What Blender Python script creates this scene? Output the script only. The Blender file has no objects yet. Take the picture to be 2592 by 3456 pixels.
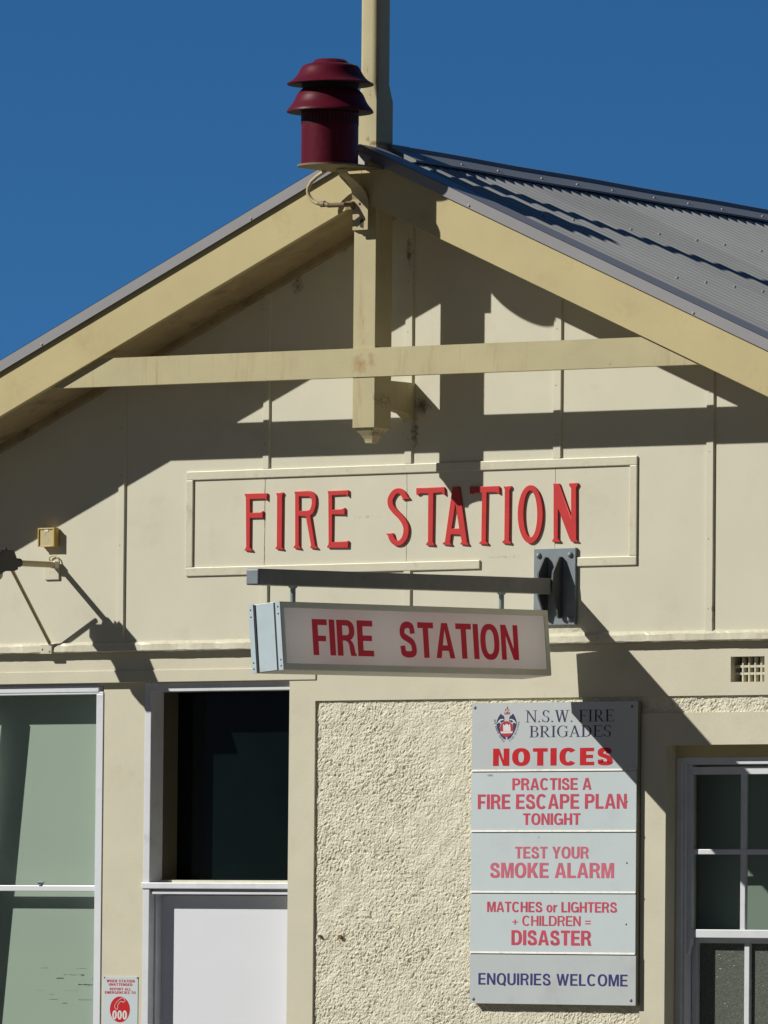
import bpy, bmesh, math, random
import numpy as np
from mathutils import Vector, Matrix, noise as mnoise
random.seed(7)
S = bpy.context.scene
COL = S.collection
R_ = math.radians

# ---------------------------------------------------------------- survey of the facade
# The camera below was solved from the facade's own straight lines.  at() turns a measured sight line
# into metres on a plane of known depth (x along the facade, y into the building, z up).
CX, CY, F = 1296., 1728., 27995.
_a = np.array([-36364., 1127., F]); _b = np.array([21604., 1649., F])
_a /= np.linalg.norm(_a); _b -= _a*(_a@_b); _b /= np.linalg.norm(_b)
XC, YC = -_a, _b
ZC = np.cross(XC, YC)
if ZC[1] > 0: ZC = -ZC
ROT = np.stack([XC, YC, ZC], 1)
OFF = np.array([-0.165, 0., 3.917])
CAM = -ROT.T@np.array([0, 0, 43.7]) + OFF

def at(x, y, Y=0.):
    d = ROT.T@np.array([(x-CX)/F, (y-CY)/F, 1.])
    return Vector(CAM + d*((Y-CAM[1])/d[1]))
def ax(x, y, Y=0.): return at(x, y, Y).x
def az(x, y, Y=0.): return at(x, y, Y).z

# ---------------------------------------------------------------- materials
def mat(name, col, rough=.6, var=.06, vscale=6., bump=.0, bscale=60., metal=0., spec=.4, stain=None, stain_amt=.0, stain_scale=3., coat=0., fine=0., streak=False):
    m = bpy.data.materials.new(name); m.use_nodes = True
    nt = m.node_tree; N = nt.nodes; L = nt.links
    p = N['Principled BSDF']
    p.inputs['Roughness'].default_value = rough
    p.inputs['Metallic'].default_value = metal
    p.inputs['Specular IOR Level'].default_value = spec
    tc = N.new('ShaderNodeTexCoord')
    nz = N.new('ShaderNodeTexNoise'); nz.inputs['Scale'].default_value = vscale; nz.inputs['Detail'].default_value = 6; nz.inputs['Roughness'].default_value = .6
    L.new(tc.outputs['Object'], nz.inputs['Vector'])
    rp = N.new('ShaderNodeValToRGB')
    rp.color_ramp.elements[0].position = .3; rp.color_ramp.elements[1].position = .7
    c = np.array(col)
    rp.color_ramp.elements[0].color = (*np.clip(c*(1-var), 0, 1), 1); rp.color_ramp.elements[1].color = (*np.clip(c*(1+var), 0, 1), 1)
    L.new(nz.outputs['Fac'], rp.inputs['Fac'])
    out = rp.outputs['Color']
    if stain is not None:
        n2 = N.new('ShaderNodeTexNoise'); n2.inputs['Scale'].default_value = stain_scale; n2.inputs['Detail'].default_value = 10; n2.inputs['Roughness'].default_value = .72
        if streak:
            mp = N.new('ShaderNodeMapping'); mp.inputs['Scale'].default_value = (5, 5, .5)
            L.new(tc.outputs['Object'], mp.inputs['Vector']); L.new(mp.outputs['Vector'], n2.inputs['Vector'])
        else:
            L.new(tc.outputs['Object'], n2.inputs['Vector'])
        r2 = N.new('ShaderNodeValToRGB'); r2.color_ramp.elements[0].position = .55; r2.color_ramp.elements[1].position = .75
        r2.color_ramp.elements[0].color = (0, 0, 0, 1); r2.color_ramp.elements[1].color = (stain_amt, stain_amt, stain_amt, 1)
        L.new(n2.outputs['Fac'], r2.inputs['Fac'])
        mx = N.new('ShaderNodeMix'); mx.data_type = 'RGBA'
        L.new(r2.outputs['Color'], mx.inputs['Factor']); L.new(out, mx.inputs['A']); mx.inputs['B'].default_value = (*stain, 1)
        out = mx.outputs['Result']
    L.new(out, p.inputs['Base Color'])
    if bump:
        nb = N.new('ShaderNodeTexNoise'); nb.inputs['Scale'].default_value = bscale; nb.inputs['Detail'].default_value = 8
        L.new(tc.outputs['Object'], nb.inputs['Vector'])
        bp = N.new('ShaderNodeBump'); bp.inputs['Strength'].default_value = bump; bp.inputs['Distance'].default_value = .004
        L.new(nb.outputs['Fac'], bp.inputs['Height']); L.new(bp.outputs['Normal'], p.inputs['Normal'])
    return m

def glass(name, tint, refl=.5, rough=.02):
    m = bpy.data.materials.new(name); m.use_nodes = True
    nt = m.node_tree; N = nt.nodes; L = nt.links
    N.remove(N['Principled BSDF']); o = N['Material Output']
    t = N.new('ShaderNodeBsdfTransparent'); t.inputs['Color'].default_value = (*tint, 1)
    g = N.new('ShaderNodeBsdfGlossy'); g.inputs['Roughness'].default_value = rough; g.inputs['Color'].default_value = (refl, refl, refl, 1)
    mx = N.new('ShaderNodeMixShader'); mx.inputs['Fac'].default_value = .025
    L.new(t.outputs[0], mx.inputs[1]); L.new(g.outputs[0], mx.inputs[2])
    L.new(mx.outputs[0], o.inputs['Surface'])
    return m

CREAM = (.685, .665, .54)
M = {}
M['wall'] = mat('cream_wall_paint', CREAM, .62, .035, 2.5, .10, 130, stain=(.50, .43, .29), stain_amt=.35, stain_scale=2.2)
M['smooth'] = mat('cream_render_paint', (.675, .645, .51), .7, .04, 4, .18, 90, stain=(.46, .40, .27), stain_amt=.3, stain_scale=3)
M['rough'] = mat('roughcast_cream', (.765, .738, .60), .85, .09, 16, .3, 300, stain=(.50, .43, .29), stain_amt=.5, stain_scale=2.6)
M['trim'] = mat('cream_trim_paint', (.69, .665, .53), .38, .04, 5, .30, 45, stain=(.36, .27, .16), stain_amt=.55, stain_scale=9)
M['timber'] = mat('yellow_cream_timber', (.575, .495, .26), .5, .05, 3, .12, 70, stain=(.42, .30, .14), stain_amt=.45, stain_scale=4)
M['post'] = mat('weathered_cream_timber', (.53, .475, .28), .55, .06, 4, .15, 60, stain=(.36, .22, .09), stain_amt=.6, stain_scale=3.2, streak=True)
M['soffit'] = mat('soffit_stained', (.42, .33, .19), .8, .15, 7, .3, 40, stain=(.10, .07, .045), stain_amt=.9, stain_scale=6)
M['roof'] = mat('grey_coated_steel', (.395, .40, .395), .42, .10, 1.1, .03, 30, spec=.35)
M['flash'] = mat('grey_flashing', (.315, .315, .335), .45, .04, 3, .03, 30, spec=.35)
M['cap'] = mat('dark_ridge_steel', (.27, .28, .29), .45, .06, 3, .03, 30)
M['screw'] = mat('painted_screw', (.40, .41, .41), .45, .05, 3)
M['siren'] = mat('maroon_enamel', (.115, .010, .024), .40, .10, 7, .05, 50, spec=.15, stain=(.16, .045, .06), stain_amt=.45, stain_scale=9)
M['dark'] = mat('dark_shade', (.008, .008, .008), .7, .1, 5)  # near-black colour puts shade into hood undersides, neck and slot openings
M['conduit'] = mat('cream_conduit', (.52, .44, .27), .5, .06, 12)
M['shelf'] = mat('shaded_rusty_shelf', (.24, .19, .11), .6, .1, 8, stain=(.16, .08, .04), stain_amt=.8, stain_scale=9)  # base darkened in colour for the shaded underside, rust blotches over it
M['pipe'] = mat('weathered_pipe', (.27, .205, .12), .6, .15, 20)
M['patch'] = mat('sunlit_flashing', (.56, .55, .54), .5, .08, 20, .5, 30)  # pale colour stands for the sunlit flashing beside the siren's shadow
M['red'] = mat('red_letter_paint', (.62, .042, .042), .42, .07, 8, .08, 60, stain=(.40, .03, .03), stain_amt=.5, stain_scale=10)
M['galv'] = mat('galvanised_steel', (.235, .275, .305), .5, .10, 16, .05, 60, metal=.15)
M['gusset'] = mat('shaded_steel_plate', (.085, .09, .095), .5, .1, 10)  # steel darkened in colour for the shaded side of the fins
M['arm'] = mat('shaded_steel_tube', (.165, .17, .175), .5, .12, 10, .05, 60, stain=(.09, .08, .065), stain_amt=.5, stain_scale=8)  # tube coloured darker for its shaded side, lit end cap kept lighter
M['galv_dk'] = mat('weathered_steel_tube', (.30, .305, .31), .5, .12, 10, .05, 60, metal=.2, stain=(.16, .14, .11), stain_amt=.5, stain_scale=8)
M['alu'] = mat('pale_aluminium_skin', (.57, .69, .77), .35, .05, 8, .05, 25, spec=.5, stain=(.42, .36, .26), stain_amt=.45, stain_scale=5)
M['alu_trim'] = mat('grey_aluminium_trim', (.74, .72, .61), .45, .05, 8)
M['rubber'] = mat('black_gasket', (.02, .025, .03), .6, .1, 6)
M['acrylic'] = mat('opal_acrylic', (.66, .645, .64), .28, .03, 2.5, spec=.5)
M['sign_red'] = mat('crimson_vinyl', (.48, .012, .032), .35, .06, 4)
M['board'] = mat('pale_enamel_sheet', (.625, .71, .755), .30, .025, 4, .02, 8, spec=.5, stain=(.46, .50, .51), stain_amt=.4, stain_scale=3)
M['board_grey'] = mat('greyer_enamel_sheet', (.57, .62, .645), .30, .03, 4, .02, 8, spec=.5, stain=(.43, .44, .44), stain_amt=.5, stain_scale=3)
M['board_edge'] = mat('weathered_board_edge', (.30, .29, .22), .6, .1, 10)
M['lip'] = mat('worn_sunlit_lip', (.80, .80, .76), .25, .1, 30, stain=(.3, .32, .36), stain_amt=.8, stain_scale=22)  # lip coloured brighter than its panel, as an edge catching the sun
M['txt_pink'] = mat('faded_red_vinyl', (.60, .075, .13), .45, .12, 14)
M['txt_rose'] = mat('sunfaded_rose_vinyl', (.64, .15, .22), .45, .12, 14)
M['txt_red'] = mat('bright_red_vinyl', (.58, .012, .02), .4, .06, 12)
M['txt_blue'] = mat('blue_vinyl', (.035, .04, .20), .45, .12, 14)
M['txt_navy'] = mat('navy_vinyl', (.035, .038, .11), .45, .1, 14)
M['txt_white'] = mat('white_vinyl', (.72, .74, .74), .4, .04, 14)
M['txt_fire'] = mat('flame_red_vinyl', (.50, .04, .08), .4, .08, 30)
M['white'] = mat('white_gloss_paint', (.77, .80, .87), .3, .03, 6, .05, 40, stain=(.45, .44, .42), stain_amt=.3, stain_scale=8)
M['white_old'] = mat('worn_white_paint', (.74, .77, .83), .4, .05, 8, .12, 50, stain=(.40, .38, .35), stain_amt=.35, stain_scale=12)
M['door'] = mat('white_door_paint', (.775, .80, .87), .4, .015, 3, .03, 60)
M['shaded_cream'] = mat('shaded_cream_paint', (.11, .105, .07), .6, .06, 6)  # cream darkened in colour for the deep shade of the transom reveal
M['blind'] = mat('pale_blind', (.68, .69, .64), .8, .02, 2)
M['blind_shaded'] = mat('shaded_blind', (.40, .43, .39), .8, .02, 2)  # right blind coloured darker to deepen the shade behind its panes
M['scuff'] = mat('dark_scuff', (.22, .24, .22), .7, .3, 40)
M['glass_green'] = glass('green_tinted_glass', (.835, .885, .86), .5)
M['glass_dark'] = mat('dark_interior_glass', (.003, .007, .007), .10, .3, 2, spec=.22)  # opaque near-black colour stands in for the unlit interior behind the transom
M['room'] = mat('dim_interior', (.05, .05, .05), .9, .1, 2)
M['black'] = mat('black_lamp_enamel', (.014, .015, .018), .5, .1, 8)
M['lens'] = mat('lamp_glass', (.35, .36, .36), .15, .05, 5)
M['yellow'] = mat('yellowed_plastic', (.60, .42, .12), .45, .06, 10)
M['yellow_face'] = mat('aged_cream_plastic', (.56, .50, .29), .5, .06, 20, stain=(.2, .16, .08), stain_amt=.6, stain_scale=30)
M['asphalt'] = mat('asphalt', (.055, .055, .055), .9, .15, .6, .3, 60)
M['concrete'] = mat('concrete_paving', (.36, .33, .27), .9, .08, 1.2, .2, 40)
M['apron'] = mat('worn_asphalt_forecourt', (.085, .078, .066), .9, .08, 1.0, .2, 40)
M['land'] = mat('dry_ground', (.10, .09, .06), .95, .2, .1)
M['joint'] = mat('cracked_joint', (.34, .29, .2), .8, .4, 25)
M['grime'] = mat('cobweb_grime', (.07, .06, .045), .9, .3, 40)
M['rust'] = mat('rust_stain', (.20, .13, .08), .8, .35, 30)

def translucent(m, col, amt):
    nt = m.node_tree; N = nt.nodes; L = nt.links; p = N['Principled BSDF']; o = N['Material Output']
    t = N.new('ShaderNodeBsdfTranslucent'); t.inputs['Color'].default_value = (*col, 1)
    mx = N.new('ShaderNodeMixShader'); mx.inputs['Fac'].default_value = amt
    L.new(p.outputs[0], mx.inputs[1]); L.new(t.outputs[0], mx.inputs[2]); L.new(mx.outputs[0], o.inputs['Surface'])
def sheet_tones(m, width, amt):
    nt = m.node_tree; N = nt.nodes; L = nt.links; p = N['Principled BSDF']; src = p.inputs['Base Color'].links[0].from_socket
    tc = N.new('ShaderNodeTexCoord'); sp = N.new('ShaderNodeSeparateXYZ'); L.new(tc.outputs['Object'], sp.inputs[0])
    d = N.new('ShaderNodeMath'); d.operation = 'DIVIDE'; d.inputs[1].default_value = width; L.new(sp.outputs['Y'], d.inputs[0])
    f = N.new('ShaderNodeMath'); f.operation = 'FLOOR'; L.new(d.outputs[0], f.inputs[0])
    w = N.new('ShaderNodeTexWhiteNoise'); w.noise_dimensions = '1D'; L.new(f.outputs[0], w.inputs['W'])
    q = N.new('ShaderNodeMapRange'); q.inputs['To Min'].default_value = 1-amt; q.inputs['To Max'].default_value = 1+amt*.4; L.new(w.outputs['Value'], q.inputs['Value'])
    mx = N.new('ShaderNodeMix'); mx.data_type = 'RGBA'; mx.blend_type = 'MULTIPLY'; mx.inputs['Factor'].default_value = 1; L.new(src, mx.inputs['A']); L.new(q.outputs['Result'], mx.inputs['B']); L.new(mx.outputs['Result'], p.inputs['Base Color'])
sheet_tones(M['roof'], .76, .12)
translucent(M['acrylic'], (.92, .905, .89), .60)
translucent(M['sign_red'], (.80, .018, .085), .62)
def frosted():
    m = bpy.data.materials.new('pebbled_glass'); m.use_nodes = True
    nt = m.node_tree; N = nt.nodes; L = nt.links; p = N['Principled BSDF']
    p.inputs['Base Color'].default_value = (.085, .115, .095, 1); p.inputs['Roughness'].default_value = .15; p.inputs['Specular IOR Level'].default_value = .35
    tc = N.new('ShaderNodeTexCoord')
    v = N.new('ShaderNodeTexVoronoi'); v.inputs['Scale'].default_value = 170; v.feature = 'SMOOTH_F1'
    n = N.new('ShaderNodeTexNoise'); n.inputs['Scale'].default_value = 90; n.inputs['Detail'].default_value = 4
    ad = N.new('ShaderNodeMath'); ad.operation = 'ADD'
    L.new(tc.outputs['Object'], v.inputs['Vector']); L.new(tc.outputs['Object'], n.inputs['Vector'])
    L.new(v.outputs['Distance'], ad.inputs[0]); L.new(n.outputs['Fac'], ad.inputs[1])
    b = N.new('ShaderNodeBump'); b.inputs['Strength'].default_value = .40; b.inputs['Distance'].default_value = .006
    L.new(ad.outputs[0], b.inputs['Height']); L.new(b.outputs['Normal'], p.inputs['Normal'])
    rp = N.new('ShaderNodeValToRGB'); rp.color_ramp.elements[0].color = (.10, .118, .102, 1); rp.color_ramp.elements[1].color = (.15, .165, .14, 1)
    rp.color_ramp.elements[0].position = .35; rp.color_ramp.elements[1].position = .68
    L.new(n.outputs['Fac'], rp.inputs['Fac']); L.new(rp.outputs['Color'], p.inputs['Base Color'])
    return m
M['frost'] = frosted()

# ---------------------------------------------------------------- object helpers
def thing(name, label, cat, loc, group=None):
    o = bpy.data.objects.new(name, None); COL.objects.link(o)
    o.location = loc; o['label'] = label; o['category'] = cat
    if group: o['group'] = group
    o.empty_display_size = .2
    return o
ORI = {}
def root_of(o):
    while o.parent: o = o.parent
    return o
def obj(name, bm, m, parent=None, label=None, bevel=0, smooth=False, seg=2):
    if parent is not None:
        r = root_of(parent)
        bmesh.ops.translate(bm, verts=bm.verts, vec=-Vector(r.location))
    bmesh.ops.recalc_face_normals(bm, faces=bm.faces)
    me = bpy.data.meshes.new(name); bm.to_mesh(me); bm.free()
    for mm in (m if isinstance(m, (list, tuple)) else [m]): me.materials.append(mm)
    if smooth:
        for p in me.polygons: p.use_smooth = True
    o = bpy.data.objects.new(name, me); COL.objects.link(o)
    if parent is not None: o.parent = parent
    if label: o['label'] = label
    if bevel:
        b = o.modifiers.new('edge', 'BEVEL'); b.width = bevel; b.segments = seg; b.limit_method = 'ANGLE'; b.angle_limit = R_(40)
    if smooth == 'auto':
        for p in me.polygons: p.use_smooth = True
        e = o.modifiers.new('split', 'EDGE_SPLIT'); e.split_angle = R_(35)
    return o
def each(name, bm, m, parent, label=None, bevel=0, smooth=False):
    """one object per loose piece"""
    bm.verts.index_update(); bm.faces.index_update(); bm.verts.ensure_lookup_table(); seen = set(); out = []
    for v in bm.verts:
        if v.index in seen: continue
        st = [v]; isl = []
        while st:
            q = st.pop()
            if q.index in seen: continue
            seen.add(q.index); isl.append(q); st += [e.other_vert(q) for e in q.link_edges]
        nb_ = bmesh.new(); mp_ = {q: nb_.verts.new(q.co) for q in isl}; fs = {f for q in isl for f in q.link_faces}
        for f in sorted(fs, key=lambda f: f.index): nb_.faces.new([mp_[q] for q in f.verts]).material_index = f.material_index
        out.append(obj(name, nb_, m, parent, label, bevel, smooth))
    bm.free(); return out
def setmi(bm, n0, mi):
    bm.faces.ensure_lookup_table()
    for f in bm.faces[n0:]: f.material_index = mi
def box(bm, x0, x1, y0, y1, z0, z1, mi=0):
    v = [bm.verts.new(p) for p in ((x0,y0,z0),(x1,y0,z0),(x1,y1,z0),(x0,y1,z0),(x0,y0,z1),(x1,y0,z1),(x1,y1,z1),(x0,y1,z1))]
    for q in ((0,1,2,3),(4,7,6,5),(0,4,5,1),(1,5,6,2),(2,6,7,3),(3,7,4,0)):
        f = bm.faces.new([v[i] for i in q]); f.material_index = mi
    return v
def hexa(bm, pts, mi=0):
    v = [bm.verts.new(p) for p in pts]
    for q in ((0,1,2,3),(4,7,6,5),(0,4,5,1),(1,5,6,2),(2,6,7,3),(3,7,4,0)):
        f = bm.faces.new([v[i] for i in q]); f.material_index = mi
def prism(bm, poly, fn0, fn1, mi=0):
    """poly of 2D points; fn0/fn1 map a 2D point to the near / far 3D point"""
    a = [bm.verts.new(fn0(*p)) for p in poly]; b = [bm.verts.new(fn1(*p)) for p in poly]
    n = len(poly)
    bm.faces.new(a).material_index = mi; bm.faces.new(b[::-1]).material_index = mi
    for i in range(n):
        bm.faces.new((a[i], b[i], b[(i+1)%n], a[(i+1)%n])).material_index = mi
def xz_prism(bm, poly, y0, y1, mi=0):
    prism(bm, poly, lambda x, z: (x, y0, z), lambda x, z: (x, y1, z), mi)
def tube(bm, pts, r, n=12, mi=0, cap=True):
    pts = [Vector(p) for p in pts]; rings = []; u = None
    for i, p in enumerate(pts):
        t = (pts[min(i+1, len(pts)-1)] - pts[max(i-1, 0)]).normalized()
        if u is None:
            u = t.cross(Vector((0, 0, 1)))
            if u.length < .05: u = t.cross(Vector((1, 0, 0)))
        u = (u - t*u.dot(t)).normalized(); w = t.cross(u)
        rr = r[i] if isinstance(r, (list, tuple)) else r
        rings.append([bm.verts.new(p + (u*math.cos(k*2*math.pi/n) + w*math.sin(k*2*math.pi/n))*rr) for k in range(n)])
    for a, b in zip(rings, rings[1:]):
        for k in range(n): bm.faces.new((a[k], a[(k+1)%n], b[(k+1)%n], b[k])).material_index = mi
    if cap:
        bm.faces.new(rings[0]).material_index = mi; bm.faces.new(rings[-1][::-1]).material_index = mi
def lathe(bm, prof, c, n=64, mi=0):
    rings = []
    for r, z in prof:
        if r < 1e-5: rings.append([bm.verts.new((c[0], c[1], z))])
        else: rings.append([bm.verts.new((c[0]+r*math.cos(2*math.pi*k/n), c[1]+r*math.sin(2*math.pi*k/n), z)) for k in range(n)])
    for a, b in zip(rings, rings[1:]):
        for k in range(n):
            if len(a) == 1: f = (a[0], b[k], b[(k+1)%n])
            elif len(b) == 1: f = (a[k], a[(k+1)%n], b[0])
            else: f = (a[k], a[(k+1)%n], b[(k+1)%n], b[k])
            bm.faces.new(f).material_index = mi
def dome(bm, c, r, axis='-y', h=None, mi=0, n=14):
    h = h or r*.7; rings = []
    for i in range(4):
        t = i/3*math.pi/2; rr, d = r*math.cos(t), h*math.sin(t)
        ring = []
        for k in range(n):
            a = 2*math.pi*k/n
            if axis == '-y': p = (c[0]+rr*math.cos(a), c[1]-d, c[2]+rr*math.sin(a))
            else: p = (c[0]+rr*math.cos(a), c[1]+rr*math.sin(a), c[2]+d)
            ring.append(bm.verts.new(p))
            if i == 3: break
        rings.append(ring)
    for a, b in zip(rings, rings[1:]):
        for k in range(n):
            if len(b) == 1: bm.faces.new((a[k], a[(k+1)%n], b[0])).material_index = mi
            else: bm.faces.new((a[k], a[(k+1)%n], b[(k+1)%n], b[k])).material_index = mi
NB = bmesh.new

def sup(cx_, cy_, a, b, a0=0., a1=360., n=36, e=2.35):
    out = []
    for i in range(n+(0 if abs(a1-a0-360) < 1e-6 else 1)):
        t = R_(a0+(a1-a0)*i/n); c, s_ = math.cos(t), math.sin(t)
        out.append((cx_+a*math.copysign(abs(c)**(2/e), c), cy_+b*math.copysign(abs(s_)**(2/e), s_)))
    return out
def crib(p, w, n=5):
    p = [np.array(q, float) for q in p]; L = []
    for i in range(len(p)-1):
        p0, p1, p2, p3 = p[max(i-1, 0)], p[i], p[i+1], p[min(i+2, len(p)-1)]
        for k in range(n):
            t = k/n; L.append(.5*((2*p1)+(-p0+p2)*t+(2*p0-5*p1+4*p2-p3)*t*t+(-p0+3*p1-3*p2+p3)*t**3))
    L.append(p[-1]); a = []; b = []
    for i, q in enumerate(L):
        d = L[min(i+1, len(L)-1)]-L[max(i-1, 0)]; d /= np.linalg.norm(d); nn = np.array([-d[1], d[0]])*w/2
        a.append(tuple(q+nn)); b.append(tuple(q-nn))
    return ('strip', a, b)
def sans(ch, t):
    """a plain grotesque capital in a 1-high box: (outlines, width); stem t"""
    h = t*.80; s = t*.93
    if ch == ' ': return [], .24
    if ch == 'I': return [[(0,0),(t,0),(t,1),(0,1)]], t
    if ch == 'L': return [[(0,0),(.54,0),(.54,h),(t,h),(t,1),(0,1)]], .54
    if ch == 'T': w = .60; return [[(w/2-t/2,0),(w/2+t/2,0),(w/2+t/2,1-h),(w,1-h),(w,1),(0,1),(0,1-h),(w/2-t/2,1-h)]], w
    if ch == 'E': return [[(0,0),(.58,0),(.58,h),(t,h),(t,.5-h*.45),(.53,.5-h*.45),(.53,.5+h*.5),(t,.5+h*.5),(t,1-h),(.57,1-h),(.57,1),(0,1)]], .58
    if ch == 'F': return [[(0,0),(t,0),(t,.46-h*.45),(.48,.46-h*.45),(.48,.46+h*.5),(t,.46+h*.5),(t,1-h),(.54,1-h),(.54,1),(0,1)]], .54
    if ch == 'H': w = .66; return [[(0,0),(t,0),(t,.5-h/2),(w-t,.5-h/2),(w-t,0),(w,0),(w,1),(w-t,1),(w-t,.5+h/2),(t,.5+h/2),(t,1),(0,1)]], w
    if ch == 'N': w = .67; return [[(0,0),(s,0),(s,.68),(w-s*1.08,0),(w,0),(w,1),(w-s,1),(w-s,.32),(s*1.08,1),(0,1)]], w
    if ch == 'M': w = .80; return [[(0,0),(s,0),(s,.74),(w/2-s*.45,0),(w/2+s*.45,0),(w-s,.74),(w-s,0),(w,0),(w,1),(w-s*1.4,1),(w/2,.30),(s*1.4,1),(0,1)]], w
    if ch == 'A':
        w = .72; k = t*.56; xi = lambda y: s*1.03+(w/2-s*1.03)*y/.84
        return [[(0,0),(s*1.03,0),(xi(.21),.21),(w-xi(.21),.21),(w-s*1.03,0),(w,0),(w/2+k,1),(w/2-k,1)], [(xi(.21+h*.95),.21+h*.95),(w-xi(.21+h*.95),.21+h*.95),(w/2+.001,.80),(w/2-.001,.80)]], w
    if ch == 'W': w = .98; q = s*.5; return [[(0,1),(s*1.02,1),(.29,.30),(.49-q,1),(.49+q,1),(.69,.30),(w-s*1.02,1),(w,1),(.69+q*1.05,0),(.69-q*1.05,0),(.49,.66),(.29+q*1.05,0),(.29-q*1.05,0)]], w
    if ch == 'Y': w = .68; return [[(0,1),(s*1.15,1),(w/2,.58),(w-s*1.15,1),(w,1),(w/2+t/2,.40),(w/2+t/2,0),(w/2-t/2,0),(w/2-t/2,.40)]], w
    if ch == 'K': return [[(0,0),(t,0),(t,.29),(t+.09,.40),(.70-s*1.25,0),(.70,0),(t+.225,.545),(.675,1),(.675-s*1.25,1),(t,.53),(t,1),(0,1)]], .70
    if ch == 'O': w = .74; return [sup(w/2,.5,w/2,.515), sup(w/2,.5,w/2-t,.515-h*1.02)], w
    if ch == '0': w = .56; return [sup(w/2,.5,w/2,.515,e=2.1), sup(w/2,.5,w/2-t,.515-h*1.1,e=2.)], w
    if ch == 'Q':
        w = .74; o = sup(w/2,.5,w/2,.515); k = next(i for i, p in enumerate(o) if i > 27 and p[0] > w*.70); o[k:k+3] = [(w*.66,-.012),(w*.86,-.115),(w*.985,-.01),(w*.90,.11)]
        return [o, sup(w/2,.5,w/2-t,.515-h*1.02)], w
    if ch == 'C': w = .72; return [sup(w/2,.5,w/2,.515,40,320,34)+sup(w/2,.5,w/2-t*.97,.515-h*1.02,318,42,30)], w
    if ch == 'G':
        w = .74; o = sup(w/2,.5,w/2,.515,42,312,34); i_ = sup(w/2,.5,w/2-t*.97,.515-h*1.02,300,46,30)
        return [o+[(w-t*.62,.13),(w-t*.5,0),(w,0),(w,.54),(w*.54,.54),(w*.54,.54-h*.95),(w-t*.9,.54-h*.95),(w-t*.98,.25)]+i_], w
    if ch == 'D': w = .70; return [[(0,0)]+sup(w-.36,.5,.36,.5,-90,90,20)+[(0,1)], [(t,h)]+sup(w-.36,.5,.36-t,.5-h,-90,90,20)+[(t,1-h)]], w
    if ch in 'PR':
        w = .64; yb = .40 if ch == 'P' else .42; yc = (1+yb)/2; r = (1-yb)/2
        o = sup(w-.30,yc,.30,r,-90,90,18); hole = [(t,yb+h*.95)]+sup(w-.30,yc,.30-t*.95,r-h*.95,-90,90,14)+[(t,1-h*.95)]
        if ch == 'P': return [[(0,0),(t,0),(t,yb)]+o+[(0,1)], hole], w
        return [[(0,0),(t,0),(t,yb),(.30,yb),(.385,yb-.035),(.43,yb-.12),(.455,.08),(.48,0),(.48+s*1.12,0),(.475+s*1.1,.02),(.445+s,.10),(.435+s*.9,.28),(.40+s*.8,.385),(.355+s*.7,.445)]+[p for p in o if p[1] > .47]+[(0,1)], hole], w+.03
    if ch == 'U': w = .66; return [[(0,1),(0,.33)]+sup(w/2,.33,w/2,.345,180,360,20)[1:]+[(w,1),(w-t,1),(w-t,.33)]+sup(w/2,.33,w/2-t,.345-h,360,180,18)[1:]+[(t,1)]], w
    if ch == 'S': k = t*.47; return [crib([(.60-k,.67),(.585-k,.79),(.50-k*.4,.905-k*.35),(.33,1.015-k),(.16+k*.2,.93-k*.6),(.02+k,.745),(.10+k*.5,.61),(.33,.515),(.53-k*.5,.42),(.635-k,.27),(.55-k*.3,.09+k*.4),(.33,-.015+k),(.13+k*.2,.085+k*.4),(.03+k,.21),(.012+k,.325)], t*.90)], .64
    if ch == 'o': w = .56; return [sup(w/2,.36,w/2,.375,e=2.15), sup(w/2,.36,w/2-t*.92,.375-h*.95,e=2.1)], w
    if ch == 'r': return [[(0,0),(t*.95,0),(t*.95,.40),(t*1.1,.50),(t*1.45,.555),(.37,.565),(.37,.735),(t*1.5,.70),(t*.95,.58),(t*.95,.72),(0,.72)]], .37
    if ch == '+': w = .50; q = t*.32; return [[(w/2-q,.12),(w/2+q,.12),(w/2+q,.37-q*.9),(w,.37-q*.9),(w,.37+q*.9),(w/2+q,.37+q*.9),(w/2+q,.62),(w/2-q,.62),(w/2-q,.37+q*.9),(0,.37+q*.9),(0,.37-q*.9),(w/2-q,.37-q*.9)]], w
    if ch == 'B': return [[(0,0)]+sup(.36,.27,.29,.27,-90,80,12)+sup(.34,.76,.26,.24,-70,90,12)+[(0,1)], [(t,h)]+sup(.34,.27,.28-t*.9,.27-h*.9,-90,90,10)+[(t,.54-h*.2)], [(t,.54+h*.7)]+sup(.32,.76,.25-t*.9,.22-h*.8,-90,90,10)+[(t,1-h)]], .65
    raise KeyError(ch)
from mathutils.geometry import tessellate_polygon
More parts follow.
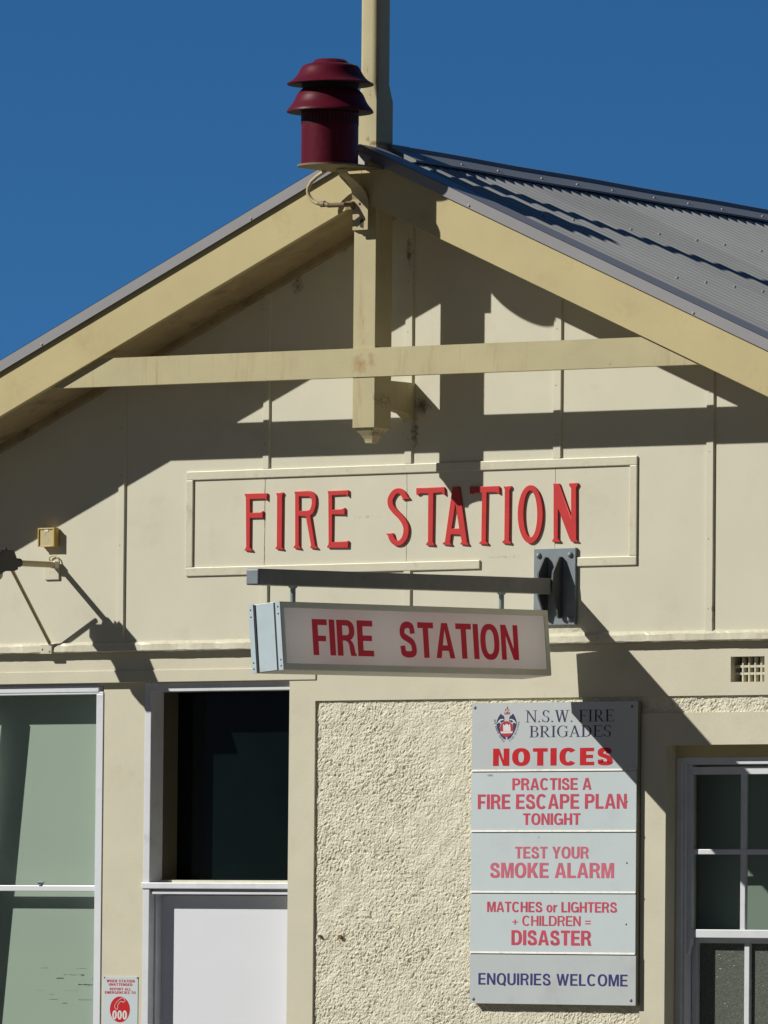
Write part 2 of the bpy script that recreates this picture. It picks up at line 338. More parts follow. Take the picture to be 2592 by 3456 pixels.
def put_text(bm, s, fn, t=.19, gap=.09, mi=0, bars=None):
    """letters laid out and scaled into the unit box of fn(u, v)"""
    x = 0; lay = []
    for i, ch in enumerate(s):
        if ch == '=':
            q = t*.30; lay += [([[(x,.24-q),(x+.5,.24-q),(x+.5,.24+q),(x,.24+q)]], 0), ([[(x,.50-q),(x+.5,.50-q),(x+.5,.50+q),(x,.50+q)]], 0)]; x += .5+gap; continue
        g, w = sans(ch, t)
        if g and g[0][0] == 'strip': lay.append((('strip', [(x+a, b) for a, b in g[0][1]], [(x+a, b) for a, b in g[0][2]]), 1))
        else: lay.append(([[(x+a, b) for a, b in o] for o in g], 0))
        x += w+gap
    x -= gap
    for outs, kind in lay:
        if not outs: continue
        if kind == 1:
            va = [bm.verts.new(fn(u/x, v)) for u, v in outs[1]]; vb = [bm.verts.new(fn(u/x, v)) for u, v in outs[2]]
            for i in range(len(va)-1): bm.faces.new((va[i], va[i+1], vb[i+1], vb[i])).material_index = mi
            continue
        flat = [p for o in outs for p in o]
        bv = [bm.verts.new(fn(u/x, v)) for u, v in flat]
        for tri in tessellate_polygon([[Vector((a, b, 0)) for a, b in o] for o in outs]):
            try: bm.faces.new([bv[k] for k in tri]).material_index = mi
            except ValueError: pass
def flatbox(x0, x1, yt, yb, Y):
    """a mapping from the unit box to the sheet at depth Y, the corners given as sight lines"""
    xm, ym = (x0+x1)/2, (yt+yb)/2
    X0, X1 = ax(x0, ym, Y), ax(x1, ym, Y); Z0, Z1 = az(xm, yb, Y), az(xm, yt, Y)
    return lambda u, v: (X0+(X1-X0)*u, Y, Z0+(Z1-Z0)*v)
def outline_mesh(splines, extrude, bevel):
    """closed 2D outlines (holes allowed) -> solid mesh with bevelled edges, local x,y in plane, z thickness"""
    cu = bpy.data.curves.new('t', 'CURVE'); cu.dimensions = '2D'; cu.fill_mode = 'BOTH'; cu.extrude = extrude; cu.bevel_depth = bevel; cu.bevel_resolution = 1; cu.offset = -bevel-.0022
    for pts in splines:
        sp = cu.splines.new('POLY'); sp.points.add(len(pts)-1); sp.use_cyclic_u = True
        for q, p in zip(sp.points, pts): q.co = (p[0], p[1], 0, 1)
    ob = bpy.data.objects.new('t', cu); COL.objects.link(ob)
    dg = bpy.context.evaluated_depsgraph_get(); dg.update()
    me = bpy.data.meshes.new_from_object(ob.evaluated_get(dg))
    bpy.data.objects.remove(ob); bpy.data.curves.remove(cu)
    bm = NB(); bm.from_mesh(me); bpy.data.meshes.remove(me)
    return bm

# ---------------------------------------------------------------- ground and street (setting)
def ground_sheet(name, x0, x1, y0, y1, z, m):
    bm = NB(); v = [bm.verts.new(p) for p in ((x0,y0,z),(x1,y0,z),(x1,y1,z),(x0,y1,z))]; bm.faces.new(v)
    o = obj(name, bm, m); o['kind'] = 'structure'; return o
ground_sheet('ground', -1500, 1500, -1500, 1500, -.16, M['land'])
ground_sheet('road', -300, 300, -29.5, -8.5, -.145, M['asphalt'])
bm = NB(); box(bm, -300, 300, -8.35, .026, -.3, .003); o = obj('forecourt', bm, M['apron']); o['kind'] = 'structure'
bm = NB(); box(bm, -300, 300, -8.5, -8.35, -.3, -.004); o = obj('kerb', bm, M['concrete'], bevel=.015); o['kind'] = 'structure'
bm = NB(); box(bm, -300, 300, -60, -29.5, -.3, -.01); o = obj('footpath', bm, M['concrete']); o['kind'] = 'structure'

# ---------------------------------------------------------------- the fire station
XH = 4.5                                   # half width of the gable
ZB = 1.603+3.917                           # underside of the barge boards at the apex
PIT = .428                                 # rake: rise per metre
ST = thing('fire_station', 'cream painted fire station with a timber gable, corrugated grey roof and roughcast lower wall', 'fire station', (0, 0, 0))
zl_top = (az(0, 2184)+az(2592, 2123))/2
zl_bot = zl_top - .047
YL = .027                                  # face of the lower masonry
z_rc = (az(1067, 2361, YL)+az(2592, 2349, YL))/2
x_dr = (ax(979.5, 2330, YL)+ax(964, 3456, YL))/2     # right side of the doorway
x_rl = (ax(1067, 2363, YL)+ax(1050, 3456, YL))/2
x_sl = ax(2163, 2700, YL)
x_wl = (ax(2246.5, 2560, YL)+ax(2243, 3440, YL))/2
z_wt = az(2350, 2513.6, YL)
z_st = az(2300, 2405, YL)
win_w = 1.32
x_wr = x_wl + win_w; x_sr = x_wr + (x_wl-x_sl)
z_wb = .78
z_s0 = (az(0, 2315, .02)+az(1066, 2289, .02))/2      # lintel board bottom, top
z_s1 = (az(0, 2269.6, .02)+az(377, 2263.6, .02))/2
x_se = ax(1065, 2270, .02)
z_mid = z_s0 + .03

# upper gable wall
def rake(x, off=0.): return ZB + off - PIT*abs(x)
bm = NB()
xz_prism(bm, [(-XH+.25, zl_bot-.003), (XH-.25, zl_bot-.003), (XH-.25, rake(XH-.25, .045)), (0, rake(0, .045)), (-XH+.25, rake(XH-.25, .045))], 0, .13)
gable = obj('gable_wall', bm, M['wall'], ST)
# cover strips
strips = [(403.6, 427, 1635), (889.4, 913, 1557), (1368, 1394.7, 1543), (1869, 1898, 1526), (2385, 2412.5, 1820)]
z_ft = 3.917+.249; z_fb = 3.917-.3135
x_f0 = -1.335-.165; x_f1 = 1.6495-.165
fw = .047
xs = [(ax(a, y), ax(b, y)) for a, b, y in strips]
def strip(x0, x1, z0, z1):
    bm = NB(); n = max(2, int((z1-z0)/.07)); 
    for i in range(n):
        pass
    vs = []
    for i in range(n+1):
        z = z0 + (z1-z0)*i/n; j = .0016*mnoise.noise(Vector((x0*9, 3, z*3.1)))
        vs.append([bm.verts.new(p) for p in ((x0+j, .002, z), (x0+j+.003, -.011+j*.5, z), (x1+j-.006, -.012+j*.5, z), (x1+j, .002, z))])
    for a, b in zip(vs, vs[1:]):
        for k in range(3): bm.faces.new((a[k], a[k+1], b[k+1], b[k]))
    bm.faces.new(vs[0]); bm.faces.new(vs[-1])
    z = z0+random.uniform(.08, .2)
    while z < z1-.06:      # nail heads
        dome(bm, (x0+.4*(x1-x0)+random.uniform(-.004, .004), -.0105, z), .0042, h=.0025, mi=1, n=8); z += random.uniform(.24, .5)
    return obj('cover_strip', bm, [M['wall'], M['joint']], ST)
for i, (a, b) in enumerate(xs):
    top = rake((a+b)/2, .01)
    if i in (0, 4): strip(a, b, zl_top, top)
    elif i == 3: strip(a, b, z_ft, top)
    else: strip(a, b, z_ft, top); strip(a, b, zl_top, z_fb-fw*0-.001)
for x in (-3.35, 3.0, -4.0):
    strip(x, x+.046, zl_top, rake(x, .01))
# cracked sheet joints inside the raised frame
for i in (1, 2, 3):
    a, b = xs[i]; bm = NB(); x = a+.012; z = z_fb+fw+.004; rows = []; n = 60
    for k in range(n+1):
        zz = z+(z_ft-fw-.004-z)*k/n; wv = max(.0003, (.0016 if i == 1 else .0007)*(1+1.1*mnoise.noise(Vector((i*7, 0, zz*28))))); xo = x+.003*mnoise.noise(Vector((i*5, 4, zz*16)))
        rows.append([bm.verts.new(p) for p in ((xo-wv, -.0012, zz), (xo+wv, -.0012, zz), (xo+wv, .001, zz), (xo-wv, .001, zz))])
    for p, q in zip(rows, rows[1:]):
        for k in range(4): bm.faces.new((p[k], p[(k+1)%4], q[(k+1)%4], q[k]))
    obj('sheet_joint', bm, M['joint'], ST)
# raised frame around the lettering
bm = NB()
yf0, yf1 = -.011, .002
box(bm, x_f0, x_f1, yf0, yf1, z_ft-fw, z_ft)
box(bm, x_f0, x_f0+fw, yf0, yf1, z_fb+fw, z_ft-fw)
box(bm, x_f1-fw, x_f1, yf0, yf1, z_fb+fw, z_ft-fw)
x_g0 = ax(1622, 1910); x_g1 = ax(1930, 1910)
box(bm, x_f0, x_g0, yf0, yf1, z_fb, z_fb+fw)
box(bm, x_g1, x_f1, yf0, yf1, z_fb, z_fb+fw)
obj('sign_moulding', bm, M['trim'], ST, bevel=.004)
# ledge between gable and lower wall, its paint worn and uneven
bm = NB(); n = 420; rows = []
for i in range(n+1):
    x = -XH+.2 + (2*XH-.4)*i/n
    j = lambda q, a: 1.3*a*mnoise.noise(Vector((x*7, q, 2.3)))+.9*a*mnoise.noise(Vector((x*31, q, 7.3)))
    rows.append([bm.verts.new(p) for p in ((x, .004, zl_top+.012+j(1, .003)), (x, -.012+j(2, .002), zl_top+j(3, .004)), (x, -.020+j(4, .003), zl_top-.009+j(5, .003)), (x, -.021+j(6, .002), zl_bot+.006+j(7, .003)), (x, -.016, zl_bot+j(8, .002)), (x, .03, zl_bot+j(8, .002)))])
for a, b in zip(rows, rows[1:]):
    for k in range(5): bm.faces.new((a[k], a[k+1], b[k+1], b[k]))
obj('ledge', bm, M['trim'], ST)

# lower masonry wall, smooth rendered parts (boxes butted end to end)
bm = NB()
YBK = .30
vx0, vx1 = ax(2466, 2260, YL), ax(2580, 2260, YL); vz1, vz0 = az(2520, 2215.3, YL), az(2520, 2301, YL)   # air vent opening
box(bm, x_dr, vx0, YL, YBK, z_rc, zl_bot-.004); box(bm, vx1, XH-.2, YL, YBK, z_rc, zl_bot-.004)
box(bm, vx0, vx1, YL, YBK, z_rc, vz0); box(bm, vx0, vx1, YL, YBK, vz1, zl_bot-.004)
box(bm, -XH+.2, x_dr, YL, YBK, z_mid, zl_bot-.004)
box(bm, x_dr, x_rl, YL, YBK, 0, z_rc)
box(bm, x_sl, x_wl, YL, YBK, 0, z_st)
box(bm, x_wl, x_wr, YL, YBK, z_wt, z_st)
box(bm, x_wr, x_sr, YL, YBK, 0, z_st)
box(bm, x_wl, x_wr, YL, YBK, 0, z_wb)
lower = obj('lower_wall', bm, M['smooth'], ST, bevel=.0)
# roughcast, really rough
def rough_h(x, z):
    d = mnoise.voronoi(Vector((x*98, 0, z*98)))[0][0]
    g = max(0., 1-d*1.25); g = g*(2-g)
    h2 = mnoise.noise(Vector((x*150, 5, z*150))); h3 = mnoise.noise(Vector((x*14, 9, z*14))); h4 = mnoise.noise(Vector((x*60, 3, z*60)))
    pit = max(0., mnoise.noise(Vector((x*52, 21, z*52)))-.22); lo_ = .80+.9*mnoise.noise(Vector((x*2.6, 1, z*3.4)))
    lo_ = min(1.25, max(.35, lo_))
    return lo_*(.0050*g*(.75+.5*h4) - .016*pit) + .0024*h2 + .004*h3 + .0016*h4
def rough_grid(bm, x0, x1, z0, z1, st, y):
    nx = max(2, int((x1-x0)/st)); nz = max(2, int((z1-z0)/st))
    g = [[None]*(nz+1) for _ in range(nx+1)]
    for i in range(nx+1):
        for k in range(nz+1):
            x = x0+(x1-x0)*i/nx; z = z0+(z1-z0)*k/nz
            g[i][k] = bm.verts.new((x, y-rough_h(x, z), z))
    for i in range(nx):
        for k in range(nz): bm.faces.new((g[i][k], g[i+1][k], g[i+1][k+1], g[i][k+1]))
bm = NB()
YR = .0415
rough_grid(bm, x_rl-.002, x_sl+.002, .9, z_rc+.004, .0044, YR)
rough_grid(bm, x_rl-.002, x_sl+.002, 0, .9, .014, YR)
rough_grid(bm, x_sl+.002, XH-.2, z_st-.004, z_rc+.004, .0044, YR)
rough_grid(bm, x_sr-.002, XH-.2, 0, z_st-.004, .014, YR)
obj('roughcast_panel', bm, M['rough'], ST)
bm = NB()
box(bm, x_rl, x_sl, YR+.012, YBK, 0, z_rc); box(bm, x_sl, XH-.2, YR+.012, YBK, z_st, z_rc); box(bm, x_sr, XH-.2, YR+.012, YBK, 0, z_st)
obj('wall_core', bm, M['smooth'], ST)
# two rusty plugs in the roughcast
for px, py, r in ((1079, 3160, .008), (1147, 3162, .011)):
    bm = NB(); p = at(px, py, YR-.012); tube(bm, [p+Vector((0, .02, 0)), p+Vector((0, -.006, 0))], r, 9); obj('old_bolt', bm, M['rust'], ST)

# left bay: pilaster, window, doorway
YP = .058
x_pl = (ax(358, 2352, YP)+ax(345, 2984, YP)+ax(331, 3400, YP))/3 - .0
x_pr = (ax(492, 2378, YP)+ax(478, 3456, YP))/2
bm = NB(); box(bm, x_pl, x_pr, YP, YBK, 0, z_mid); obj('pilaster', bm, M['smooth'], ST)
bm = NB(); box(bm, -XH+.2, -XH+.8, YP, YBK, 0, z_mid); obj('pilaster', bm, M['smooth'], ST)
bm = NB(); box(bm, -XH+.2, x_se, .020, .075, z_s0, z_s1); obj('lintel_board', bm, M['smooth'], ST, bevel=.003)
bm = NB(); box(bm, -XH+.8, x_pl, YP, YBK, 0, .35); obj('spandrel', bm, M['smooth'], ST)

# --- left window: aluminium/timber frame, green glass, blind behind
LW = Vector((0, 0, 0))
wl = obj('window', NB(), M['white'], ST, label='wide left window with green glass and a pale blind behind it')
x_i = (ax(334, 2352, YP)+ax(319, 2984, YP)+ax(312.5, 3400, YP))/3
YF = YP-.006
z_gt = az(200, 2352, YF); z_t1 = az(150, 2988, YF); z_t0 = az(150, 3007.5, YF)
x_m0 = ax(-112, 2700, YF); x_m1 = ax(-46, 2700, YF)
x_w0 = -XH+.8
bm = NB()
box(bm, x_i, x_pl, YF, YF+.07, .35, z_gt+.012)                       # right stile
box(bm, x_w0, x_w0+.05, YF, YF+.07, .35, z_gt+.012)
box(bm, x_m0, x_m1, YF+.002, YF+.07, .40, z_gt)                      # mullion (outside the picture)
box(bm, x_w0+.05, x_i, YF+.002, YF+.07, .35, .40)
box(bm, x_w0, x_pl, YF, YF+.075, z_gt+.012, z_gt+.024)                # head
box(bm, x_w0, x_pl-.03, YF-.004, YF+.06, z_gt+.024, z_gt+.058)
box(bm, x_w0, x_pl, YF+.012, YF+.09, z_gt+.058, z_s0-.001)
obj('frame', bm, M['white'], wl, bevel=.002)
bm = NB()
box(bm, x_w0+.05, x_m0, YF+.006, YF+.05, z_t0, z_t1); box(bm, x_m1, x_i, YF+.006, YF+.05, z_t0, z_t1)
each('transom', bm, M['white'], wl, bevel=.003)
bm = NB()
for a, b in ((x_w0+.05, x_m0), (x_m1, x_i)):
    box(bm, a, b, YF+.03, YF+.034, .40, z_t0); box(bm, a, b, YF+.026, YF+.030, z_t1, z_gt+.012)
each('glass', bm, M['glass_green'], wl)
def blind_y(z): return .165+.058*(z-z_t0)
bm = NB()
hexa(bm, [(x_w0-.2, blind_y(.2), .2), (x_pl+.2, blind_y(.2), .2), (x_pl+.2, blind_y(.2)+.01, .2), (x_w0-.2, blind_y(.2)+.01, .2),
          (x_w0-.2, blind_y(3.0), 3.0), (x_pl+.2, blind_y(3.0), 3.0), (x_pl+.2, blind_y(3.0)+.01, 3.0), (x_w0-.2, blind_y(3.0)+.01, 3.0)])
obj('blind', bm, M['blind'], wl)
bm = NB(); p = at(137, 2982, YF+.01); box(bm, p.x-.012, p.x+.012, YF, YF+.02, z_t1, z_t1+.022); box(bm, p.x-.012, p.x+.034, YF-.006, YF+.004, z_t1+.012, z_t1+.021); obj('catch', bm, M['galv'], wl, bevel=.002)
bm = NB()
for px, py, w, h in ((150, 3267, .045, .006), (274, 3269, .06, .006), (246, 3290, .13, .007), (277, 3291, .02, .012), (240, 3344, .08, .004), (134, 3342, .05, .003), (173, 3356, .03, .004)):
    q = at(px, py, YF+.0285)
    for i in range(7):
        u = (i/6-.5)*w; box(bm, q.x+u, q.x+u+w/7.5, YF+.0275, YF+.0285, q.z+.2*h*math.sin(i*1.7)-h/2*random.uniform(.5, 1), q.z+h/2*random.uniform(.4, 1))
obj('scuff_mark', bm, M['scuff'], wl)['kind'] = 'stuff'

# --- doorway: white frame, dark transom light, white door
dw = obj('doorway', NB(), M['white'], ST)
YD = YP-.004
x_d0 = x_pr; x_d1 = (ax(511, 2400, YD)+ax(498, 3440, YD))/2
x_e = x_dr + .42
z_h0 = az(560, 2334, YD); 
z_r1 = az(600, 2978.5, YD); z_r0 = az(600, 2999.5, YD); z_q1 = az(600, 3009, YD); z_q0 = az(600, 3018, YD)
bm = NB()
box(bm, x_d0, x_d1, YD, YD+.11, 0, z_r0); box(bm, x_d0, x_d1, YD, YD+.11, z_r1, z_s0-.001)
box(bm, x_e-.04, x_e, YD, YD+.11, 0, z_s0-.001)
box(bm, x_d1, x_e-.04, YD+.004, YD+.11, z_h0, z_s0-.001)
box(bm, x_d1-.001, x_d1+.012, YD+.045, YD+.105, 0, z_r0-.001)
obj('frame', bm, M['white_old'], dw, bevel=.003)
bm = NB(); box(bm, x_d0-.008, x_e, YD-.008, YD+.09, z_r0, z_r1)
obj('transom_rail', bm, M['white_old'], dw, bevel=.004)
bm = NB(); box(bm, x_d1, x_e-.04, YD+.012, YD+.10, z_q0, z_q1); box(bm, x_d1, x_e-.04, YD+.03, YD+.10, z_q1, z_r0)
obj('door_head', bm, M['white_old'], dw, bevel=.002)
bm = NB(); box(bm, x_d1, x_e-.04, YD+.095, YD+.135, .02, z_q0-.004)
obj('door_leaf', bm, M['door'], dw, bevel=.003)
bm = NB(); box(bm, x_d1-.03, x_d1-.002, YD+.11, YD+.235, z_r1, z_h0+.04); box(bm, x_d1-.002, x_e-.04, YD+.11, YD+.235, z_h0+.002, z_h0+.04)
obj('transom_reveal', bm, M['shaded_cream'], dw)
bm = NB(); box(bm, x_d1-.002, x_e-.04, YD+.085, YD+.235, z_r1-.01, z_r1+.014); obj('transom_sill', bm, M['trim'], dw)
bm = NB(); box(bm, x_d1-.03, x_e-.04, YD+.235, YD+.242, z_r1-.03, z_h0+.04); obj('transom_glass', bm, M['glass_dark'], dw)

# --- right window: double hung, six panes above pebbled glass
wr = obj('window', NB(), M['white'], ST, label='double hung window with white glazing bars and pebbled lower glass')
YW = YL+.085
y_ref = 2700
xa = lambda px, Y=YW: ax(px, y_ref, Y)
zt = lambda py, Y=YW: az(2400, py, Y)
x0 = xa(2281); x1 = x_wr-.035
bm = NB()
box(bm, x_wl-.02, x_wr+.02, YW+.002, YBK, zt(2555), z_wt+.03); box(bm, x_wl-.03, x0, YW, YBK, z_wb, zt(2555)); box(bm, x1, x_wr+.03, YW, YBK, z_wb, zt(2555))
obj('window_lining', bm, M['timber'], wr)
bm = NB()
xb = xa(2301); box(bm, x0, xb, YW+.004, YW+.10, z_wb, zt(2555)); box(bm, x1-.035, x1, YW+.004, YW+.10, z_wb, zt(2555)); box(bm, xb, x1-.035, YW+.004, YW+.10, zt(2580), zt(2555))
xcn = xa(2310); box(bm, xb, xcn, YW+.014, YW+.10, z_wb, zt(2580))
box(bm, x0, x1, YW-.03, YW+.1, z_wb-.04, z_wb)
obj('box_frame', bm, M['white_old'], wr, bevel=.003)
ys = YW+.028
xg0 = xa(2337, ys); zg = zt(2614, ys); zmr1 = zt(3137, ys); zmr0 = zt(3165, ys)
mu0, mu1 = xa(2497.5, ys), xa(2514.5, ys); pw = mu0-xg0
hz0, hz1 = zt(2883.6, ys), zt(2866, ys)
sx1 = x1-.037-(xg0-xcn); 
bm = NB()
box(bm, xcn, xg0, ys, ys+.035, zmr0, zt(2581, ys)); box(bm, sx1, x1-.037, ys, ys+.035, zmr0, zt(2581, ys))
box(bm, xg0, sx1, ys, ys+.035, zg, zt(2588, ys)); box(bm, xg0, sx1, ys-.002, ys+.036, zmr0, zmr1)
# sash horn
xz_prism(bm, [(xcn, zmr0-.001), (xg0-.004, zmr0-.001), (xg0-.006, zmr0-.03), (xcn+.006, zmr0-.085), (xcn, zmr0-.085)], ys+.001, ys+.03)
obj('upper_sash', bm, M['white_old'], wr, bevel=.003)
bm = NB()
k = 0; x = mu0
while x+.034 < sx1-.05:
    box(bm, x, x+mu1-mu0, ys+.006, ys+.03, zmr1, hz0); box(bm, x, x+mu1-mu0, ys+.006, ys+.03, hz1, zg); x += pw+mu1-mu0
box(bm, xg0, sx1, ys+.004, ys+.031, hz0, hz1)
each('glazing_bar', bm, M['white_old'], wr, bevel=.003)
bm = NB(); box(bm, xg0-.005, sx1+.005, ys+.020, ys+.023, zmr1-.005, zg+.005); obj('pane', bm, M['glass_green'], wr)
yl = ys+.042
xl0, xl1 = xa(2327, yl), xa(2356, yl); zl1 = zmr0+.012; zl0g = zt(3183, yl)
lm0, lm1 = xa(2514, yl), xa(2531, yl); rx0 = x1-.037-(xl1-xl0); 
bm = NB()
box(bm, xcn+.004, xl1, yl, yl+.04, z_wb+.005, zl1); box(bm, rx0, x1-.04, yl, yl+.04, z_wb+.005, zl1); box(bm, xl1, rx0, yl+.002, yl+.04, zl0g, zl1); box(bm, xl1, rx0, yl, yl+.04, z_wb+.005, z_wb+.08)
obj('lower_sash', bm, M['white_old'], wr, bevel=.003)
bm = NB(); x = lm0
while x+.03 < rx0-.05: box(bm, x, x+lm1-lm0, yl+.004, yl+.03, z_wb+.08, zl0g); x += lm0-xl1+lm1-lm0
each('glazing_bar', bm, M['white_old'], wr, bevel=.003)
bm = NB(); box(bm, xl1-.005, rx0+.005, yl+.026, yl+.034, z_wb+.07, zl0g+.005); obj('pebbled_pane', bm, M['frost'], wr)
bm = NB(); box(bm, x_wl-.1, x_wr+.1, YW+.20, YW+.21, z_wb, z_wt+.05); obj('blind', bm, M['blind_shaded'], wr)

# --- air vent
av = obj('air_vent', NB(), M['trim'], ST)
bm = NB(); yv = YL+.034; w = vx1-vx0; h = vz1-vz0
for px in (870, 1050, 1227, 1405):
    x = vx0+(px-570-115)/985*w+.012; box(bm, x-.0045, x+.0045, yv, yv+.03, vz0+.002, vz1-.002)
for py in (585, 795):
    z = vz1-(py-305)/735*h; box(bm, vx0, vx1, yv+.001, yv+.031, z-.006, z+.006)
obj('grille', bm, M['trim'], av)
bm = NB(); box(bm, vx0-.01, vx1+.01, yv+.05, yv+.06, vz0-.01, vz1+.01); obj('vent_backing', bm, M['shaded_cream'], av)

# --- timber work of the gable
YB0, YB1 = -.432, -.400
BH = .262
for s in (-1, 1):
    bm = NB(); xe = s*(XH+.15)
    xz_prism(bm, [(0, ZB), (xe, rake(xe)), (xe, rake(xe)+BH), (0, ZB+BH)], YB0, YB1)
    obj('barge_board', bm, M['timber'], ST, bevel=.003)
    # eave lining and its moulding on the wall
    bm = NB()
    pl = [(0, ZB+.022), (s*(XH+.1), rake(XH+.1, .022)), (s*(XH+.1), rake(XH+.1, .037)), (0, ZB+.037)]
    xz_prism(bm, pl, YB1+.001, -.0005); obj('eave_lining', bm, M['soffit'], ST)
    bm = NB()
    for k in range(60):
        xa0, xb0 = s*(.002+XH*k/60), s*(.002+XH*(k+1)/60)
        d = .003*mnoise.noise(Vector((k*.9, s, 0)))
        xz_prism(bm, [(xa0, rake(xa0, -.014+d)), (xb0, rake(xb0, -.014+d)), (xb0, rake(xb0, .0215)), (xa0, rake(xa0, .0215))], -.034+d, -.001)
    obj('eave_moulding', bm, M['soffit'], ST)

pzb = az(1230, 1443, -.398)
bm = NB(); hw = .0722; yp0 = -.398; yp1 = yp0+.1425
box(bm, -hw, hw, yp0, yp1, pzb, ZB+.16)
# turned-down point
pr = [(1., 1443), (.93, 1446), (.74, 1459), (.52, 1473), (.40, 1483), (.355, 1490), (.34, 1496)]
rings = []
for k, py in pr:
    z = az(1230, py, -.34); c = (yp0+yp1)/2; q = hw*k*.995; qd = (yp1-yp0)/2*k*.995
    if k == 1.: z = pzb-.0005
    rings.append([bm.verts.new(p) for p in ((-q, c-qd, z), (q, c-qd, z), (q, c+qd, z), (-q, c+qd, z))])
for a, b in zip(rings, rings[1:]):
    for k in range(4): bm.faces.new((a[k], a[(k+1)%4], b[(k+1)%4], b[k]))
bm.faces.new(rings[-1])
obj('king_post', bm, M['post'], ST, bevel=.002)

zb_t = lambda x: 3.917+.6838-.0048*x
zt0, zt1 = az(368, 1209, -.402), az(2157, 1138, -.402); xt0, xt1 = ax(368, 1209, -.402), ax(2157, 1138, -.402)
zt_t = lambda x: zt0+(zt1-zt0)*(x-xt0)/(xt1-xt0)
def meet(zf, s, off):     # where the rail meets the rake line
    x = s*2.
    for _ in range(40): x = s*(ZB+off-zf(x))/PIT
    return x
bm = NB(); yt = -.4035
for s in (-1, 1):
    xb_, xt_ = meet(zb_t, s, .03), meet(zt_t, s, .03)
    poly = [(0, zb_t(0)), (xb_, zb_t(xb_)), (xt_, zt_t(xt_)), (0, zt_t(0))]
    xz_prism(bm, poly, yt+.004 if False else yt, yt+.045)
bmesh.ops.remove_doubles(bm, verts=bm.verts, dist=1e-5)
obj('collar_tie', bm, M['post'], ST)

bm = NB(); zk1 = az(1323, 1282, -.26); zk0 = az(1323, 1381.5, -.26)
prism(bm, [(yp1-.001, zk0), (yp1-.001, zk1), (0, zk1), (0, zk0-.055), (-.03, zk0-.03), (-.07, zk0-.008), (-.12, zk0)], lambda y, z: (-.036, y, z), lambda y, z: (.036, y, z))
obj('wall_bracket', bm, M['post'], ST, bevel=.002)
# soft mould and cobweb stains on the wall sheeting and the post, each with a place of its own
def stains(m, spots, col, sc=38):
    nt = m.node_tree; N = nt.nodes; L = nt.links; p = N['Principled BSDF']
    src = p.inputs['Base Color'].links[0].from_socket; tc = N.new('ShaderNodeTexCoord'); tot = None
    for q, rx, rz, amt in spots:
        mp = N.new('ShaderNodeMapping'); mp.vector_type = 'POINT'
        mp.inputs['Location'].default_value = (-q.x/rx, 0, -q.z/rz); mp.inputs['Scale'].default_value = (1/rx, 0, 1/rz)
        ln = N.new('ShaderNodeVectorMath'); ln.operation = 'LENGTH'; L.new(tc.outputs['Object'], mp.inputs['Vector']); L.new(mp.outputs['Vector'], ln.inputs[0])
        f = N.new('ShaderNodeMapRange'); f.inputs['From Min'].default_value = 1; f.inputs['From Max'].default_value = 0; f.inputs['To Max'].default_value = amt; L.new(ln.outputs['Value'], f.inputs['Value'])
        if tot is None: tot = f.outputs['Result']
        else:
            a = N.new('ShaderNodeMath'); a.operation = 'MAXIMUM'; L.new(tot, a.inputs[0]); L.new(f.outputs['Result'], a.inputs[1]); tot = a.outputs[0]
    n = N.new('ShaderNodeTexNoise'); n.inputs['Scale'].default_value = sc; n.inputs['Detail'].default_value = 9; n.inputs['Roughness'].default_value = .75; L.new(tc.outputs['Object'], n.inputs['Vector'])
    ad = N.new('ShaderNodeMath'); ad.operation = 'MULTIPLY_ADD'; L.new(tot, ad.inputs[0]); ad.inputs[1].default_value = .55; L.new(n.outputs['Fac'], ad.inputs[2])
    rp = N.new('ShaderNodeMapRange'); rp.inputs['From Min'].default_value = .72; rp.inputs['From Max'].default_value = .98; rp.inputs['To Max'].default_value = .85; L.new(ad.outputs[0], rp.inputs['Value'])
    mx = N.new('ShaderNodeMix'); mx.data_type = 'RGBA'; L.new(rp.outputs['Result'], mx.inputs['Factor']); L.new(src, mx.inputs['A']); mx.inputs['B'].default_value = (*col, 1); L.new(mx.outputs['Result'], p.inputs['Base Color'])
stains(M['wall'], [(at(1425, 1370), .10, .09, 1.), (at(1402, 1460), .05, .22, .8), (at(1005, 960), .09, .13, .75), (at(1385, 860), .05, .16, .85), (at(1150, 830), .14, .07, .8),
    (at(1368, 730), .08, .08, .7), (at(885, 1000), .03, .3, .5), (at(1240, 1745), .3, .02, .5), (at(1700, 1880), .3, .02, .55), (at(2410, 2060), .03, .12, .6), (at(900, 2150), .5, .03, .5), (at(1930, 2125), .4, .05, .55)], (.075, .06, .04))
stains(M['post'], [(at(1310, 1350, -.3), .05, .10, .75), (at(1250, 1460, -.4), .06, .05, .75)], (.07, .055, .035), 55)

stains(M['post'], [(at(1215, 1235, -.4), .10, .11, .95), (at(1255, 1215, -.4), .05, .10, .8), (at(1225, 1100, -.4), .03, .25, .6), (at(2060, 1230, -.4), .03, .02, .7)], (.40, .25, .10), 22)
